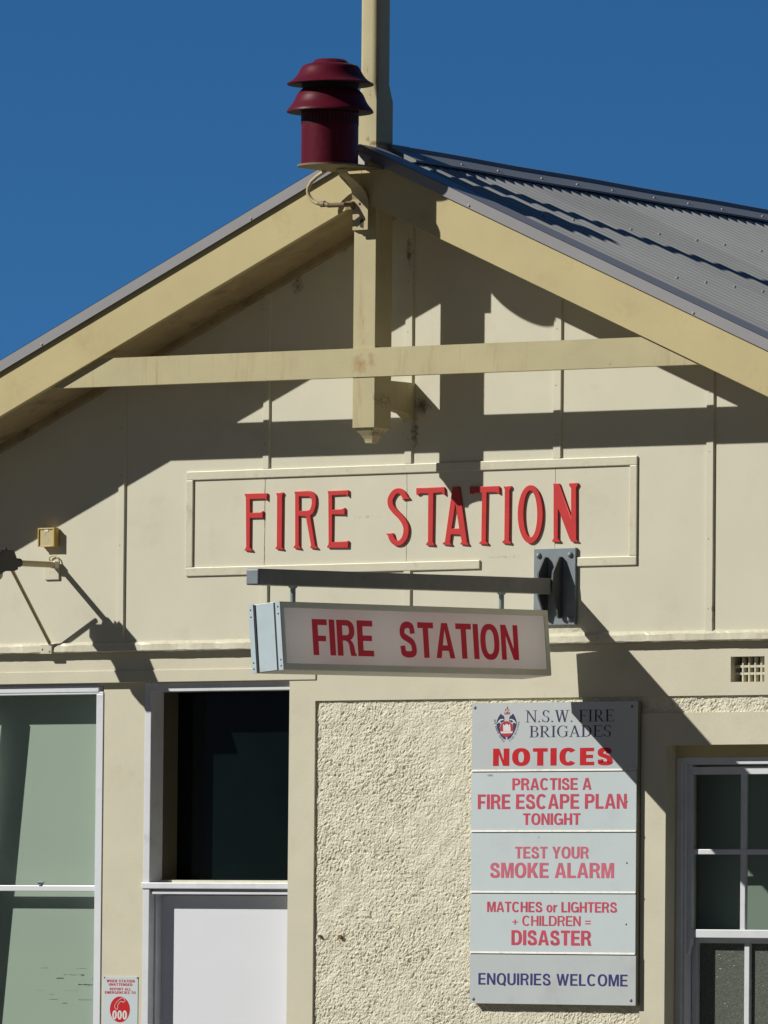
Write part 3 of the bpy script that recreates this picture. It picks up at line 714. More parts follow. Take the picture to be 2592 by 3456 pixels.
# --- roof
ZR = 5.795
RK = np.array([-.02, .9996, -.0203])            # ridge runs back slightly askew to the front
def ridge_x(y): return -.0200*(y+.154)
def ridge_z(y): return ZR-.0203*(y+.154)
roof = obj('roof', NB(), M['roof'], ST)
PITCHC = .088
for s in (-1, 1):
    bm = NB()
    rake_d = np.array([s*1., 0, -PIT]); nn_ = np.cross(rake_d, RK); dn = np.cross(RK, nn_); dn /= np.linalg.norm(dn); dn = dn if dn[2] < 0 else -dn
    nrm = np.cross(RK, dn)*(-1 if s > 0 else 1); nrm = nrm if nrm[2] > 0 else -nrm
    o0 = np.array([ridge_x(-.154), -.154, ZR])
    per = 10 if s > 0 else 5
    ds = PITCHC/per; ns = int(9.4/ds); i0 = int(-.9/ds); L = 5.4; ntt = 46 if s > 0 else 12
    prev = None; screws = []
    for i in range(i0, ns):
        sd = i*ds; hgt = .0085*math.cos(2*math.pi*sd/PITCHC); col = []
        for k in range(ntt+1):
            t = L*k/ntt; p = o0 + RK*sd + dn*t + nrm*hgt
            col.append((p, k))
        cur = [bm.verts.new(tuple(p)) for p, _ in col]
        if prev:
            for k in range(ntt):
                c = (prev[k].co+cur[k+1].co)/2
                if c.y < -.30 or abs(c.x) > XH+.32: continue
                f = bm.faces.new((prev[k], prev[k+1], cur[k+1], cur[k])); f.smooth = True
        prev = cur
    # roofing screws along the battens
    if s > 0:
        for bi, t in enumerate((.92, 1.84, 2.76, 3.7)):
            k = -1
            while k*PITCHC < 8:
                k += 3 if (k % 7) else 4
                p = o0 + RK*(k*PITCHC) + dn*t + nrm*.0105
                if p[1] < -.25 or p[0] > XH+.2: continue
                n0 = len(bm.faces); tube(bm, [p, p+nrm*.005], .009, 8); tube(bm, [p+nrm*.005, p+nrm*.011], .0055, 6); setmi(bm, n0, 1)
    loose = [v for v in bm.verts if not v.link_faces]; bmesh.ops.delete(bm, geom=loose, context='VERTS')
    obj('roof_sheet', bm, [M['roof'], M['screw']], roof)
    # barge flashing: upturned face on the barge, top leaf falling back on to the sheeting
    bm = NB()
    zf = lambda x, dz: ZB-.0 + (5.8175-ZB) - PIT*abs(x) + dz
    xe = s*(XH+.2)
    for (ya, za, yb, zb2) in ((-.452, -.062, -.452, 0.), (-.452, 0., -.262, -.006)):
        pts = []
        for x in (0, xe):
            for (y, z) in ((ya, za), (yb, zb2)): pts.append((x, y, zf(x, z)))
        pa, pb, pc, pd = pts
        nv = Vector((0, .0025, 0)) if ya == yb else Vector((0, 0, -.0025))
        hexa(bm, [Vector(pa), Vector(pc), Vector(pd), Vector(pb), Vector(pa)+nv, Vector(pc)+nv, Vector(pd)+nv, Vector(pb)+nv])
    for x in (s*.72, s*2.15, s*3.4):
        n0 = len(bm.faces); p = Vector((x, -.452, zf(x, -.05))); dome(bm, p, .008, mi=1)
    obj('barge_flashing', bm, [M['flash'], M['screw']], roof)
# ridge capping
prof = [(.178, -.060), (.175, -.049), (.022, .021), (.0195, .031), (.013, .040), (.005, .0435), (-.005, .0435), (-.013, .040), (-.0195, .031), (-.022, .021), (-.175, -.049), (-.178, -.060)]
bm = NB(); rows = []
side = np.array([.9998, .0200, 0])
for yv_ in np.linspace(-.20, 8.2, 60):
    c = np.array([ridge_x(yv_), yv_, ridge_z(yv_)]); rows.append([bm.verts.new(tuple(c+side*d+np.array([0, 0, hh+.0015*math.sin(yv_*5)]))) for d, hh in prof])
for a, b in zip(rows, rows[1:]):
    for k in range(len(prof)-1): bm.faces.new((a[k], a[k+1], b[k+1], b[k]))
bm.faces.new(rows[0])
k = 0; yv_ = -.05
while yv_ < 7.5:
    c = np.array([ridge_x(yv_), yv_, ridge_z(yv_)])+side*.125+np.array([0, 0, -.0255]); n0 = len(bm.faces)
    dome(bm, c, .008, axis='z', h=.008); setmi(bm, n0, 1); k += 1; yv_ += .33 if k % 3 else .40
obj('ridge_capping', bm, [M['cap'], M['screw']], roof)

bm = NB(); g = [[None]*5 for _ in range(5)]
for i in range(5):
    for k in range(5):
        p = at(1205+(30+52*(4-k)/4*.4)*i/4, 512+44*k/4+16*i/4, -.4545); g[i][k] = bm.verts.new((p.x, -.4545-.004*abs(mnoise.noise(Vector((i*.9, k*.8, 1)))), p.z))
for i in range(4):
    for k in range(4): bm.faces.new((g[i][k], g[i+1][k], g[i+1][k+1], g[i][k+1]))
obj('sunlit_patch', bm, M['patch'], roof)

# --- body of the building behind the front
bm = NB()
for s in (-1, 1):
    xa0, xb0 = sorted((s*(XH-.24), s*(XH-.36))); box(bm, xa0, xb0, YBK+.001, 8, 0, rake(XH-.2, .1))
each('side_wall', bm, M['smooth'], ST)
bm = NB(); xz_prism(bm, [(-XH+.25, 0), (XH-.25, 0), (XH-.25, rake(XH-.25, .05)), (0, ZB+.05), (-XH+.25, rake(XH-.25, .05))], 8.002, 8.12); obj('rear_wall', bm, M['smooth'], ST)
bm = NB(); box(bm, -XH+.37, XH-.37, YBK+.01, 7.99, .0, .02); box(bm, -XH+.37, XH-.37, YBK+.01, 7.99, zl_bot-.05, zl_bot); obj('room_shell', bm, M['room'], ST)

# ---------------------------------------------------------------- flagpole on the ridge
fp = thing('flagpole', 'tall cream timber flagpole rising from the ridge behind the maroon siren', 'flagpole', (0, -.23, ZR))
ypf = -.30
xp0 = (ax(1211, 150, ypf)+ax(1209, 470, ypf))/2; xp1 = (ax(1272, 150, ypf)+ax(1271.5, 470, ypf))/2
zsq = az(1240, 322, ypf); zp0 = ZR+.012
bm = NB()
def sqring(x0, x1, y0, y1, r, z, n=5):
    out = []
    for cx_, cy_, a0 in ((x1-r, y1-r, 0), (x0+r, y1-r, 90), (x0+r, y0+r, 180), (x1-r, y0+r, 270)):
        for i in range(n+1):
            a = R_(a0+90*i/n); out.append(bm.verts.new((cx_+r*math.cos(a), cy_+r*math.sin(a), z)))
    return out
d0 = .142
levels = [(zp0, .004, 0), (zsq-.03, .004, 0), (zsq+.06, .034, .010), (zsq+5.2, .034, .016)]
rings = [sqring(xp0, xp1-e*.2, ypf, ypf+d0-e, r, z) for z, r, e in levels]
for a, b in zip(rings, rings[1:]):
    for k in range(len(a)): bm.faces.new((a[k], a[(k+1)%len(a)], b[(k+1)%len(b)], b[k]))
bm.faces.new(rings[0]); bm.faces.new(rings[-1])
obj('pole', bm, M['post'], fp, smooth='auto')
bm = NB(); lathe(bm, [(0, zsq+5.2), (.085, zsq+5.2), (.09, zsq+5.22), (.05, zsq+5.26), (0, zsq+5.27)], ((xp0+xp1)/2, ypf+.065), 24); obj('pole_cap', bm, M['post'], fp)
fo = Vector(fp.location)
M['pole'] = M['post'].copy(); M['pole'].name = 'weathered_pole_paint'
for o in fp.children: o.data.materials[0] = M['pole']
stains(M['pole'], [(at(1262, 484, ypf)-fo, .05, .030, 1.15), (at(1240, 470, ypf)-fo, .03, .035, .85), (at(1240, 235, ypf)-fo, .012, .05, .7), (at(1250, 320, ypf)-fo, .02, .05, .65)], (.19, .085, .03), 45)

# ---------------------------------------------------------------- siren
SY = -.70; SX = ax(1113, 480, SY)
sz = lambda py: az(1113, py, SY)
sr = thing('siren', 'maroon twin hooded fire siren on a small shelf at the gable peak', 'siren', (SX, SY, sz(556)))
k_ = .0003956
up = [(0, 200.5), (175, 201), (205, 203), (235, 210), (252, 215.4), (310, 218), (352, 221.8), (372, 225), (386, 230), (404, 239), (424, 249), (445, 257), (466, 264), (500, 272), (535, 278), (565, 281.5), (573, 284.5), (569, 287)]
up_in = [(569, 287), (540, 287.3), (380, 282), (378, 293), (0, 293)]
lo = [(0, 303), (378, 303), (392, 307), (417, 313), (440, 321), (458, 331), (476, 342), (494, 350), (516, 357.5), (542, 365), (560, 371), (573, 376.5), (573, 379.5), (562, 381)]
lo_in = [(562, 381), (540, 380.5), (382, 374), (381, 384), (0, 384)]
def lat(name, pr, m, extra=None):
    bm = NB(); lathe(bm, [(r*k_, sz(py)) for r, py in pr], (SX, SY), 72); lathe(bm, [(r*k_, sz(py)) for r, py in extra], (SX, SY), 72, 1)
    bmesh.ops.remove_doubles(bm, verts=bm.verts, dist=1e-5)
    return obj(name, bm, [m, M['dark']], sr, smooth='auto')
lat('upper_hood', up, M['siren'], up_in); lat('lower_hood', lo, M['siren'], lo_in)
bm = NB(); lathe(bm, [(0, sz(288)), (366*k_, sz(288)), (366*k_, sz(308)), (0, sz(308))], (SX, SY), 48); obj('neck', bm, M['dark'], sr, smooth='auto')
bm = NB(); lathe(bm, [(0, sz(384.5)), (377*k_, sz(384.5)), (377*k_, sz(553)), (384*k_, sz(554)), (384*k_, sz(557)), (0, sz(557))], (SX, SY), 72)
n0 = len(bm.faces)
for i in range(44):
    a = 2*math.pi*i/44; c = Vector((SX+377*k_*math.cos(a), SY+377*k_*math.sin(a), 0)); tn = Vector((-math.sin(a), math.cos(a), 0)); no = Vector((math.cos(a), math.sin(a), 0))
    za, zb_ = sz(390), sz(421+random.uniform(-2, 4))
    pts = [c-tn*.0035-no*.003, c+tn*.0035-no*.003, c+tn*.0035+no*.0012, c-tn*.0035+no*.0012]
    hexa(bm, [p+Vector((0, 0, zb_)) for p in pts]+[p+Vector((0, 0, za)) for p in pts])
setmi(bm, n0, 1)
obj('siren_body', bm, [M['siren'], M['dark']], sr, smooth='auto')
bm = NB(); pr = .168; arc = [(SX+pr*math.cos(t), SY+pr*math.sin(t)) for t in np.linspace(math.pi, 2*math.pi, 28)]
prism(bm, arc+[(SX+pr, YB0-.022), (SX-pr, YB0-.022)], lambda x, y: (x, y, sz(557.5)), lambda x, y: (x, y, sz(563.5)))
obj('shelf', bm, M['shelf'], sr)
# strap bracket, bending out from the post to carry the shelf
bm = NB(); xs_ = (ax(1190, 740, -.45)+ax(1241, 740, -.45))/2
path = [(-.446, 776, .050), (-.446, 700, .050), (-.449, 672, .049), (-.462, 650, .044), (-.485, 630, .036), (-.515, 613, .030), (-.545, 600, .027), (-.575, 590, .026), (-.60, 580, .030), (-.615, 566, .034)]
pv = []
for i, (y, py, w) in enumerate(path):
    z = az(1215, py, y); pv.append((y, z, w))
rings = []
for i, (y, z, w) in enumerate(pv):
    t = Vector((0, pv[min(i+1, len(pv)-1)][0]-pv[max(i-1, 0)][0], pv[min(i+1, len(pv)-1)][1]-pv[max(i-1, 0)][1])).normalized(); n = Vector((0, -t.z, t.y))*.004
    c = Vector((xs_, y, z)); X = Vector((w, 0, 0))
    rings.append([bm.verts.new(p) for p in (c-X-n, c+X-n, c+X+n, c-X+n)])
for a, b in zip(rings, rings[1:]):
    for k in range(4): bm.faces.new((a[k], a[(k+1)%4], b[(k+1)%4], b[k]))
bm.faces.new(rings[0]); bm.faces.new(rings[-1])
n0 = len(bm.faces); q = at(1214, 688, -.451); dome(bm, (q.x, -.450, q.z), .008, mi=1)
q = at(1220, 752, -.451); xz_prism(bm, [(q.x-.012, q.z-.02), (q.x+.012, q.z-.03), (q.x+.014, q.z+.012), (q.x, q.z+.024), (q.x-.01, q.z+.008)], -.4512, -.448, 1)
obj('bracket', bm, [M['conduit'], M['grime']], sr)
bm = NB(); YC_ = -.549
cp = [(1140, 555), (1120, 563), (1098, 577), (1072, 594), (1052, 612), (1042, 630), (1039, 644), (1041, 657), (1047, 669), (1057, 679), (1070, 686), (1086, 689)]
tube(bm, [at(x, y, YC_) for x, y in cp], .0105, 12)
cd = obj('conduit', bm, M['conduit'], sr, smooth=True)
bm = NB(); tube(bm, [at(1084, 689, YC_), at(1097, 688, YC_)], .017, 10); tube(bm, [at(1097, 688, YC_), at(1110, 693, YC_)], .013, 10); obj('coupling', bm, M['pipe'], cd)
bm = NB(); tube(bm, [at(1108, 693, YC_), at(1160, 691, -.52), at(1188, 690, -.47)], .0125, 12); box(bm, *sorted((ax(1172, 695, -.46), ax(1192, 695, -.46))), -.475, -.445, az(1180, 708, -.46), az(1180, 680, -.46)); obj('pipe_stub', bm, M['pipe'], sr)

# ---------------------------------------------------------------- raised red letters on the gable
wlt = thing('wall_lettering', 'raised red serif letters reading FIRE STATION inside the cream moulding on the gable', 'lettering', (0, 0, 3.917))
A1 = (780, 1600, .2652); A2 = (1280, 1600, .4219)
def ell(cx_, cy_, a, b, n=44): return [(cx_+a*math.cos(2*math.pi*i/n), cy_+b*math.sin(2*math.pi*i/n)) for i in range(n)]
def smooth_path(p, n=6):
    p = [np.array(q, float) for q in p]; out = []
    for i in range(len(p)-1):
        p0, p1, p2, p3 = p[max(i-1, 0)], p[i], p[i+1], p[min(i+2, len(p)-1)]
        for k in range(n):
            t = k/n; out.append(.5*((2*p1)+(-p0+p2)*t+(2*p0-5*p1+4*p2-p3)*t*t+(-p0+3*p1-3*p2+p3)*t**3))
    out.append(p[-1]); return out
def ribbon(p, w):
    L = smooth_path(p); a = []; b = []
    for i, q in enumerate(L):
        t = L[min(i+1, len(L)-1)]-L[max(i-1, 0)]; t /= np.linalg.norm(t); n = np.array([-t[1], t[0]])*w/2
        a.append(q+n); b.append(q-n)
    return a, b
sa, sb = ribbon([(205, 186), (190, 158), (170, 140), (148, 134), (120, 146), (96, 180), (86, 215), (94, 258), (125, 300), (165, 340), (196, 382), (212, 425), (212, 470), (198, 515), (172, 545), (145, 553), (118, 543), (98, 515), (88, 482)], 50)
S_out = list(sa)+[(118, 470), (125, 486), (48, 478), (54, 468)][:0]+[(122, 472), (52, 470), (56, 488)]+list(sb)[::-1][1:]+[(172, 196), (180, 208), (246, 204), (240, 186)]
LET = [
 ('F', A1, [[(163,250),(168,246),(458,238),(462,244),(460,328),(452,340),(440,338),(425,320),(245,326),(243,486),(375,481),(398,464),(408,468),(406,574),(396,576),(380,562),(245,566),(241,930),(256,945),(274,966),(270,990),(165,978),(161,962),(175,945),(185,925),(181,300),(172,280)]]),
 ('I', A1, [[(563,236),(660,228),(668,248),(655,276),(648,925),(668,950),(662,972),(560,956),(554,942),(575,915),(578,282)]]),
 ('R', A1, [[(797,218),(960,208),(1005,210),(1040,224),(1068,250),(1082,290),(1086,350),(1080,410),(1064,470),(1042,510),(1012,532),(1070,898),(1085,918),(1106,938),(1100,958),(1002,946),(998,928),(1010,908),(945,545),(866,540),(866,905),(878,925),(892,945),(886,962),(790,946),(786,928),(808,898),(808,262),(800,240)],
            [(868,291),(975,290),(1002,298),(1017,325),(1020,365),(1012,410),(996,448),(975,457),(868,462)]]),
 ('E', A1, [[(1220,210),(1484,198),(1496,204),(1496,284),(1486,294),(1474,288),(1458,268),(1290,278),(1288,446),(1405,440),(1440,422),(1450,430),(1450,524),(1440,532),(1425,522),(1290,520),(1285,858),(1462,850),(1488,842),(1496,850),(1492,942),(1484,946),(1222,946),(1212,922),(1230,895),(1234,870),(1230,262)]]),
 ('S', A2, [S_out]),
 ('T', A2, [[(292,108),(518,100),(524,110),(530,165),(520,174),(510,166),(495,150),(436,156),(430,538),(444,560),(440,578),(372,572),(368,558),(385,538),(388,157),(330,159),(315,170),(302,172),(292,165)]]),
 ('A', A2, [[(582,100),(642,98),(704,542),(718,558),(714,574),(646,566),(643,552),(655,540),(645,489),(577,486),(569,544),(582,560),(577,575),(505,566),(502,550),(521,538)], [(607,252),(580,432),(634,431)]]),
 ('T', A2, [[(720,98),(955,92),(962,100),(966,158),(956,164),(944,156),(930,149),(862,151),(855,534),(873,553),(868,570),(798,562),(794,548),(812,533),(818,152),(760,153),(745,162),(728,162),(719,154)]]),
 ('I', A2, [[(988,95),(1055,92),(1060,112),(1046,130),(1041,528),(1058,547),(1053,565),(982,556),(979,540),(996,523),(1000,125)]]),
 ('O', A2, [ell(1207,322,104,238), ell(1208,319,51,182)]),
 ('N', A2, [[(1385,72),(1438,72),(1530,335),(1530,116),(1514,92),(1516,68),(1588,68),(1592,88),(1578,112),(1578,520),(1595,538),(1590,549),(1534,545),(1518,520),(1432,292),(1430,512),(1450,534),(1446,550),(1382,546),(1378,530),(1390,514),(1390,95)]]),
]
for ch, (ox, oy, sc), sps in LET:
    pts = []
    for sp in sps:
        q = []
        for x, y in sp:
            w = at(ox+x*sc, oy+y*sc, -.0115); q.append((w.x, w.z))
        pts.append(q)
    bm = outline_mesh(pts, .0034, .0022)
    bmesh.ops.transform(bm, matrix=Matrix(((1, 0, 0, 0), (0, 0, -1, -.0060), (0, 1, 0, 0), (0, 0, 0, 1))), verts=bm.verts)
    obj('letter', bm, M['red'], wlt)

# ---------------------------------------------------------------- projecting sign on its steel arm
px0, px1 = ax(1804, 1980, -.01), ax(1945, 1980, -.01); pz1, pz0 = az(1874, 1850, -.01), az(1874, 2110, -.01)
pc = (px0+px1)/2; pzc = (pz0+pz1)/2
ps = thing('projecting_sign', 'box sign reading FIRE STATION hung under a steel arm sticking out from the gable', 'sign', (pc, 0, pzc))
bm = NB(); box(bm, px0, px1, -.0185, -.0005, pz0, pz1); plate = obj('wall_plate', bm, M['galv'], ps, bevel=.003)
bm = NB()
for x in (px0+.033, px1-.033):
    for z in (pz0+.03, pz1-.037):
        dome(bm, (x, -.0185, z), .0165, h=.014)
each('bolt', bm, M['galv'], plate, smooth=True)
zA_w = az(1866, 1979, -.03); zA_e = az(887, 1945.7, -2.53)
arm_len = 2.53; drp = (zA_w-zA_e)/arm_len
zarm = lambda u: zA_w-drp*u
hA = .0405
for s in (-1, 1):
    bm = NB(); x = pc+s*.047; e = .005
    zt_, zb_ = pz1-.047, pz0+.032
    poly = [(-.018, zt_), (-.045, zt_), (-.098, zA_w+.07), (-.106, zA_w), (-.098, zA_w-.05), (-.062, zA_w-.12), (-.055, zb_+.008), (-.035, zb_), (-.018, zb_+.01)]
    prism(bm, poly, lambda y, z: (x-e, y, z), lambda y, z: (x+e, y, z)); obj('gusset', bm, M['gusset'], ps)
bm = NB(); n = .0405
hexa(bm, [(pc-n, -arm_len, zarm(arm_len)-n), (pc+n, -arm_len, zarm(arm_len)-n), (pc+n, -.0185, zarm(.0185)-n), (pc-n, -.0185, zarm(.0185)-n),
          (pc-n, -arm_len, zarm(arm_len)+n), (pc+n, -arm_len, zarm(arm_len)+n), (pc+n, -.0185, zarm(.0185)+n), (pc-n, -.0185, zarm(.0185)+n)])
arm = obj('arm', bm, M['arm'], ps, bevel=.007, seg=3)
n = .0385
bm = NB(); hexa(bm, [(pc-n, -arm_len-.002, zarm(arm_len)-n), (pc+n, -arm_len-.002, zarm(arm_len)-n), (pc+n, -arm_len+.01, zarm(arm_len)-n), (pc-n, -arm_len+.01, zarm(arm_len)-n),
          (pc-n, -arm_len-.002, zarm(arm_len)+n), (pc+n, -arm_len-.002, zarm(arm_len)+n), (pc+n, -arm_len+.01, zarm(arm_len)+n), (pc-n, -arm_len+.01, zarm(arm_len)+n)])
obj('arm_end', bm, M['galv'], arm, bevel=.006)
# light box, hanging tilted
U0, U1 = .185, 2.50
cF = at(899.6, 2151.2, -U1); 
qa = at(1850.5, 2067.9, -U0); qb = at(1859.8, 2271.5, -U0)
PH = R_(4.9); bw, bh = .098, .169
cp_, sp_ = math.cos(PH), math.sin(PH)
# wall-end centre from its right edge
mid = (qa+qb)/2; cB = Vector((mid.x-bw*cp_, -U0, mid.z-bw*sp_))
def T(u, v, w):
    t = (u-U0)/(U1-U0); cx_ = cB.x+(cF.x-cB.x)*t; cz_ = cB.z+(cF.z-cB.z)*t
    return (cx_+v*cp_-w*sp_, -u, cz_+v*sp_+w*cp_)
def tbox(bm, u0, u1, v0, v1, w0, w1, mi=0):
    hexa(bm, [T(u1, v0, w0), T(u1, v1, w0), T(u0, v1, w0), T(u0, v0, w0), T(u1, v0, w1), T(u1, v1, w1), T(u0, v1, w1), T(u0, v0, w1)], mi)
bm = NB()
tbox(bm, U0+.004, U1-.004, -bw+.009, bw-.009, -bh+.004, -bh+.008); tbox(bm, U0+.004, U1-.004, -bw+.009, bw-.009, bh-.008, bh-.004)
tbox(bm, U0+.004, U0+.008, -bw+.009, bw-.009, -bh+.008, bh-.008); tbox(bm, U1-.008, U1-.004, -bw+.009, bw-.009, -bh+.008, bh-.008)
lb = obj('light_box', bm, M['white'], ps)
bm = NB()
for s in (-1, 1):
    v0, v1 = sorted((s*(bw-.007), s*bw))
    tbox(bm, U0, U1-.002, v0, v1, bh-.030, bh); tbox(bm, U0, U1-.002, v0, v1, -bh, -bh+.032)
    tbox(bm, U0, U0+.034, v0, v1, -bh+.032, bh-.030); tbox(bm, U1-.03, U1-.002, v0, v1, -bh+.032, bh-.030)
    v0, v1 = sorted((s*(bw-.007), s*(bw-.03))); 
tbox(bm, U0, U1-.002, -bw+.007, bw-.007, -bh-.001, -bh+.004); tbox(bm, U0, U1-.002, -bw+.007, bw-.007, bh-.004, bh+.001)
obj('sign_trim', bm, M['alu_trim'], lb, bevel=.002)
for s in (-1, 1):
    bm = NB(); v0 = s*(bw-.0045); bm.faces.new([bm.verts.new(T(*q)) for q in ((U1-.03, v0, -bh+.032), (U0+.034, v0, -bh+.032), (U0+.034, v0, bh-.030), (U1-.03, v0, bh-.030))]); fc = obj('sign_face', bm, M['acrylic'], lb)
    # the word, read from the right hand side (s=+1): outward end is the left of the word
    bm = NB()
    def face_pt(px, w):   # distance along the face for a sight line on the right hand face
        return px
    def u_of(px, py):
        lo_, hi_ = U0, U1
        for _ in range(40):
            m_ = (lo_+hi_)/2; p = T(m_, bw, 0); c = ROT@(np.array(p)-CAM); x = CX+F*c[0]/c[2]
            if x > px: lo_ = m_
            else: hi_ = m_
        return (lo_+hi_)/2
    wt, wb_ = bh-.082, -bh+.076
    for word, a, b in (('FIRE', 1057, 1262), ('STATION', 1350, 1751)):
        ua, ub = u_of(a, 2150), u_of(b, 2160)
        if s > 0: fn = lambda u, v: T(ua+(ub-ua)*u, bw-.0039, wb_+(wt-wb_)*v)
        else: fn = lambda u, v: T(ub+(ua-ub)*u, -bw+.0039, wb_+(wt-wb_)*v)
        bm = NB(); put_text(bm, word, fn, .205, .065); obj('lettering', bm, M['sign_red'], fc)
bm = NB(); tbox(bm, U1-.002, U1+.001, -bw+.002, bw-.002, -bh+.002, bh-.002); ep = obj('end_panel', bm, M['alu'], lb)
bm = NB(); tbox(bm, U1+.001, U1+.005, -bw+.0285, -bw+.040, -bh+.002, bh-.002); tbox(bm, U1+.001, U1+.005, bw-.040, bw-.0285, -bh+.002, bh-.002); each('gasket', bm, M['rubber'], ep)
bm = NB(); tbox(bm, U1+.001, U1+.006, -bw-.001, -bw+.028, -bh-.001, bh+.003); tbox(bm, U1+.001, U1+.006, bw-.028, bw+.001, -bh-.001, bh+.001); cs = each('corner_strip', bm, M['alu'], ep)
bm = NB()
for v in (-bw+.012, bw-.012):
    for w in (bh-.025, bh-.06, -bh+.05, -bh+.02):
        c = Vector(T(U1+.006, v, w)); dome(bm, c, .0042, h=.003)
each('rivet', bm, M['rubber'], ep)
for u in (2.205, .475):
    bm = NB(); zt_ = zarm(u)-hA+.002; zb_ = T(u, 0, bh)[2]
    tube(bm, [(pc, -u, zt_), (pc, -u, zb_-.001)], .0135, 14); tube(bm, [(pc, -u, zt_), (pc, -u, zt_-.012)], [.026, .018], 14)
    a, b_ = T(u-.05, -.03, bh+.0012), T(u+.05, .03, bh+.006); tbox(bm, u-.055, u+.03, -.03, .03, bh+.0012, bh+.005)
    obj('hanger_rod', bm, M['galv'], ps, smooth='auto')

# ---------------------------------------------------------------- notice board
YN = -.004                                   # face of its panels
nx0 = (ax(1592.7, 2372.7, YN)+ax(1585.4, 3387, YN))/2; nx1 = (ax(2155, 2365.4, YN)+ax(2141.7, 3393.5, YN))/2
nz1 = az(1870, 2369, YN); nz0 = az(1865, 3390.5, YN)
nb = thing('notice_board', 'tall white metal notice board of five stacked panels under the crest and blue heading', 'notice board', (nx0, YL, nz0))
bm = NB(); box(bm, nx0+.003, nx1-.001, YN+.004, YL+.012, nz0+.003, nz1-.003); obj('backing', bm, M['board_edge'], nb, bevel=.002)
divs = [az(1800, y, YN) for y in (2603.5, 2808.5, 3014.5, 3219.5)]
edges = [nz1]+divs+[nz0]
TX = [
 [('NOTICES', (1664, 2068, 2524.6, 2583.5), .25, .12, 'txt_red')],
 [('PRACTISE A', (1729, 1996, 2626, 2666), .20, .075, 'txt_pink'), ('FIRE ESCAPE PLAN', (1612.5, 2115, 2680, 2730), .20, .075, 'txt_pink'), ('TONIGHT', (1765, 1959, 2744.7, 2783.7), .20, .075, 'txt_pink')],
 [('TEST YOUR', (1738, 1987, 2857.5, 2897.3), .20, .075, 'txt_rose'), ('SMOKE ALARM', (1653.4, 2072, 2912, 2963), .205, .075, 'txt_rose')],
 [('MATCHES or LIGHTERS', (1644, 2082, 3044, 3079), .19, .075, 'txt_pink'), ('+ CHILDREN =', (1729, 1993.4, 3091, 3125), .165, .08, 'txt_pink'), ('DISASTER', (1725.8, 1995, 3140, 3190.6), .21, .075, 'txt_pink')],
 [('ENQUIRIES WELCOME', (1614.4, 2118, 3286.5, 3326), .17, .11, 'txt_blue')],
]
names = ['panel']*5
for i in range(5):
    zt_, zb_ = edges[i]-.0012, edges[i+1]+.0012
    bm = NB()
    e = .0 if i in (0, 4) else .008
    box(bm, nx0, nx1-(.004 if 0 < i < 4 else 0), YN, YN+.0035, zb_+(.010 if i < 4 else 0), zt_)
    lab = ['top panel with crest and blue heading over red NOTICES', 'panel about practising a fire escape plan', 'panel about testing your smoke alarm', 'panel about matches and lighters', 'bottom panel with blue ENQUIRIES WELCOME'][i]
    pn = obj('panel', bm, M['board_grey'] if i in (0, 4) else M['board'], nb, label=lab)
    if i < 4:   # rolled lower lip
        bm = NB(); hexa(bm, [(nx0, YN-.006, zb_), (nx1-.004, YN-.006, zb_), (nx1-.004, YN+.0035, zb_), (nx0, YN+.0035, zb_), (nx0, YN, zb_+.010), (nx1-.004, YN, zb_+.010), (nx1-.004, YN+.0035, zb_+.010), (nx0, YN+.0035, zb_+.010)])
        obj('rolled_lip', bm, M['lip'], pn)
    for s_, (a, b, c, d), off, spc, mm in TX[i]:
        bm = NB(); put_text(bm, s_, flatbox(a, b, c, d, YN-.0009), off, spc, 0); obj('lettering', bm, M[mm], pn)
    if i == 0:
        top = pn
bm = NB()
for px, py in ((1603, 2388), (2133, 2384), (1597.5, 3371), (2129, 3376)):
    q = at(px, py, YN); dome(bm, (q.x, YN, q.z), .0095, h=.006)
for px, py in ((2115, 2704), (2115, 2912), (2113, 3119)):
    q = at(px, py, YN); dome(bm, (q.x, YN, q.z), .0055, h=.004)
each('screw', bm, M['galv_dk'], nb)
no_ = Vector(nb.location)
stains(M['board'], [(at(1655, 2617, YN)-no_, .045, .014, 1.), (at(1818, 2826, YN)-no_, .03, .02, .6), (at(1700, 2806, YN)-no_, .3, .006, .6)], (.22, .24, .27), 60)
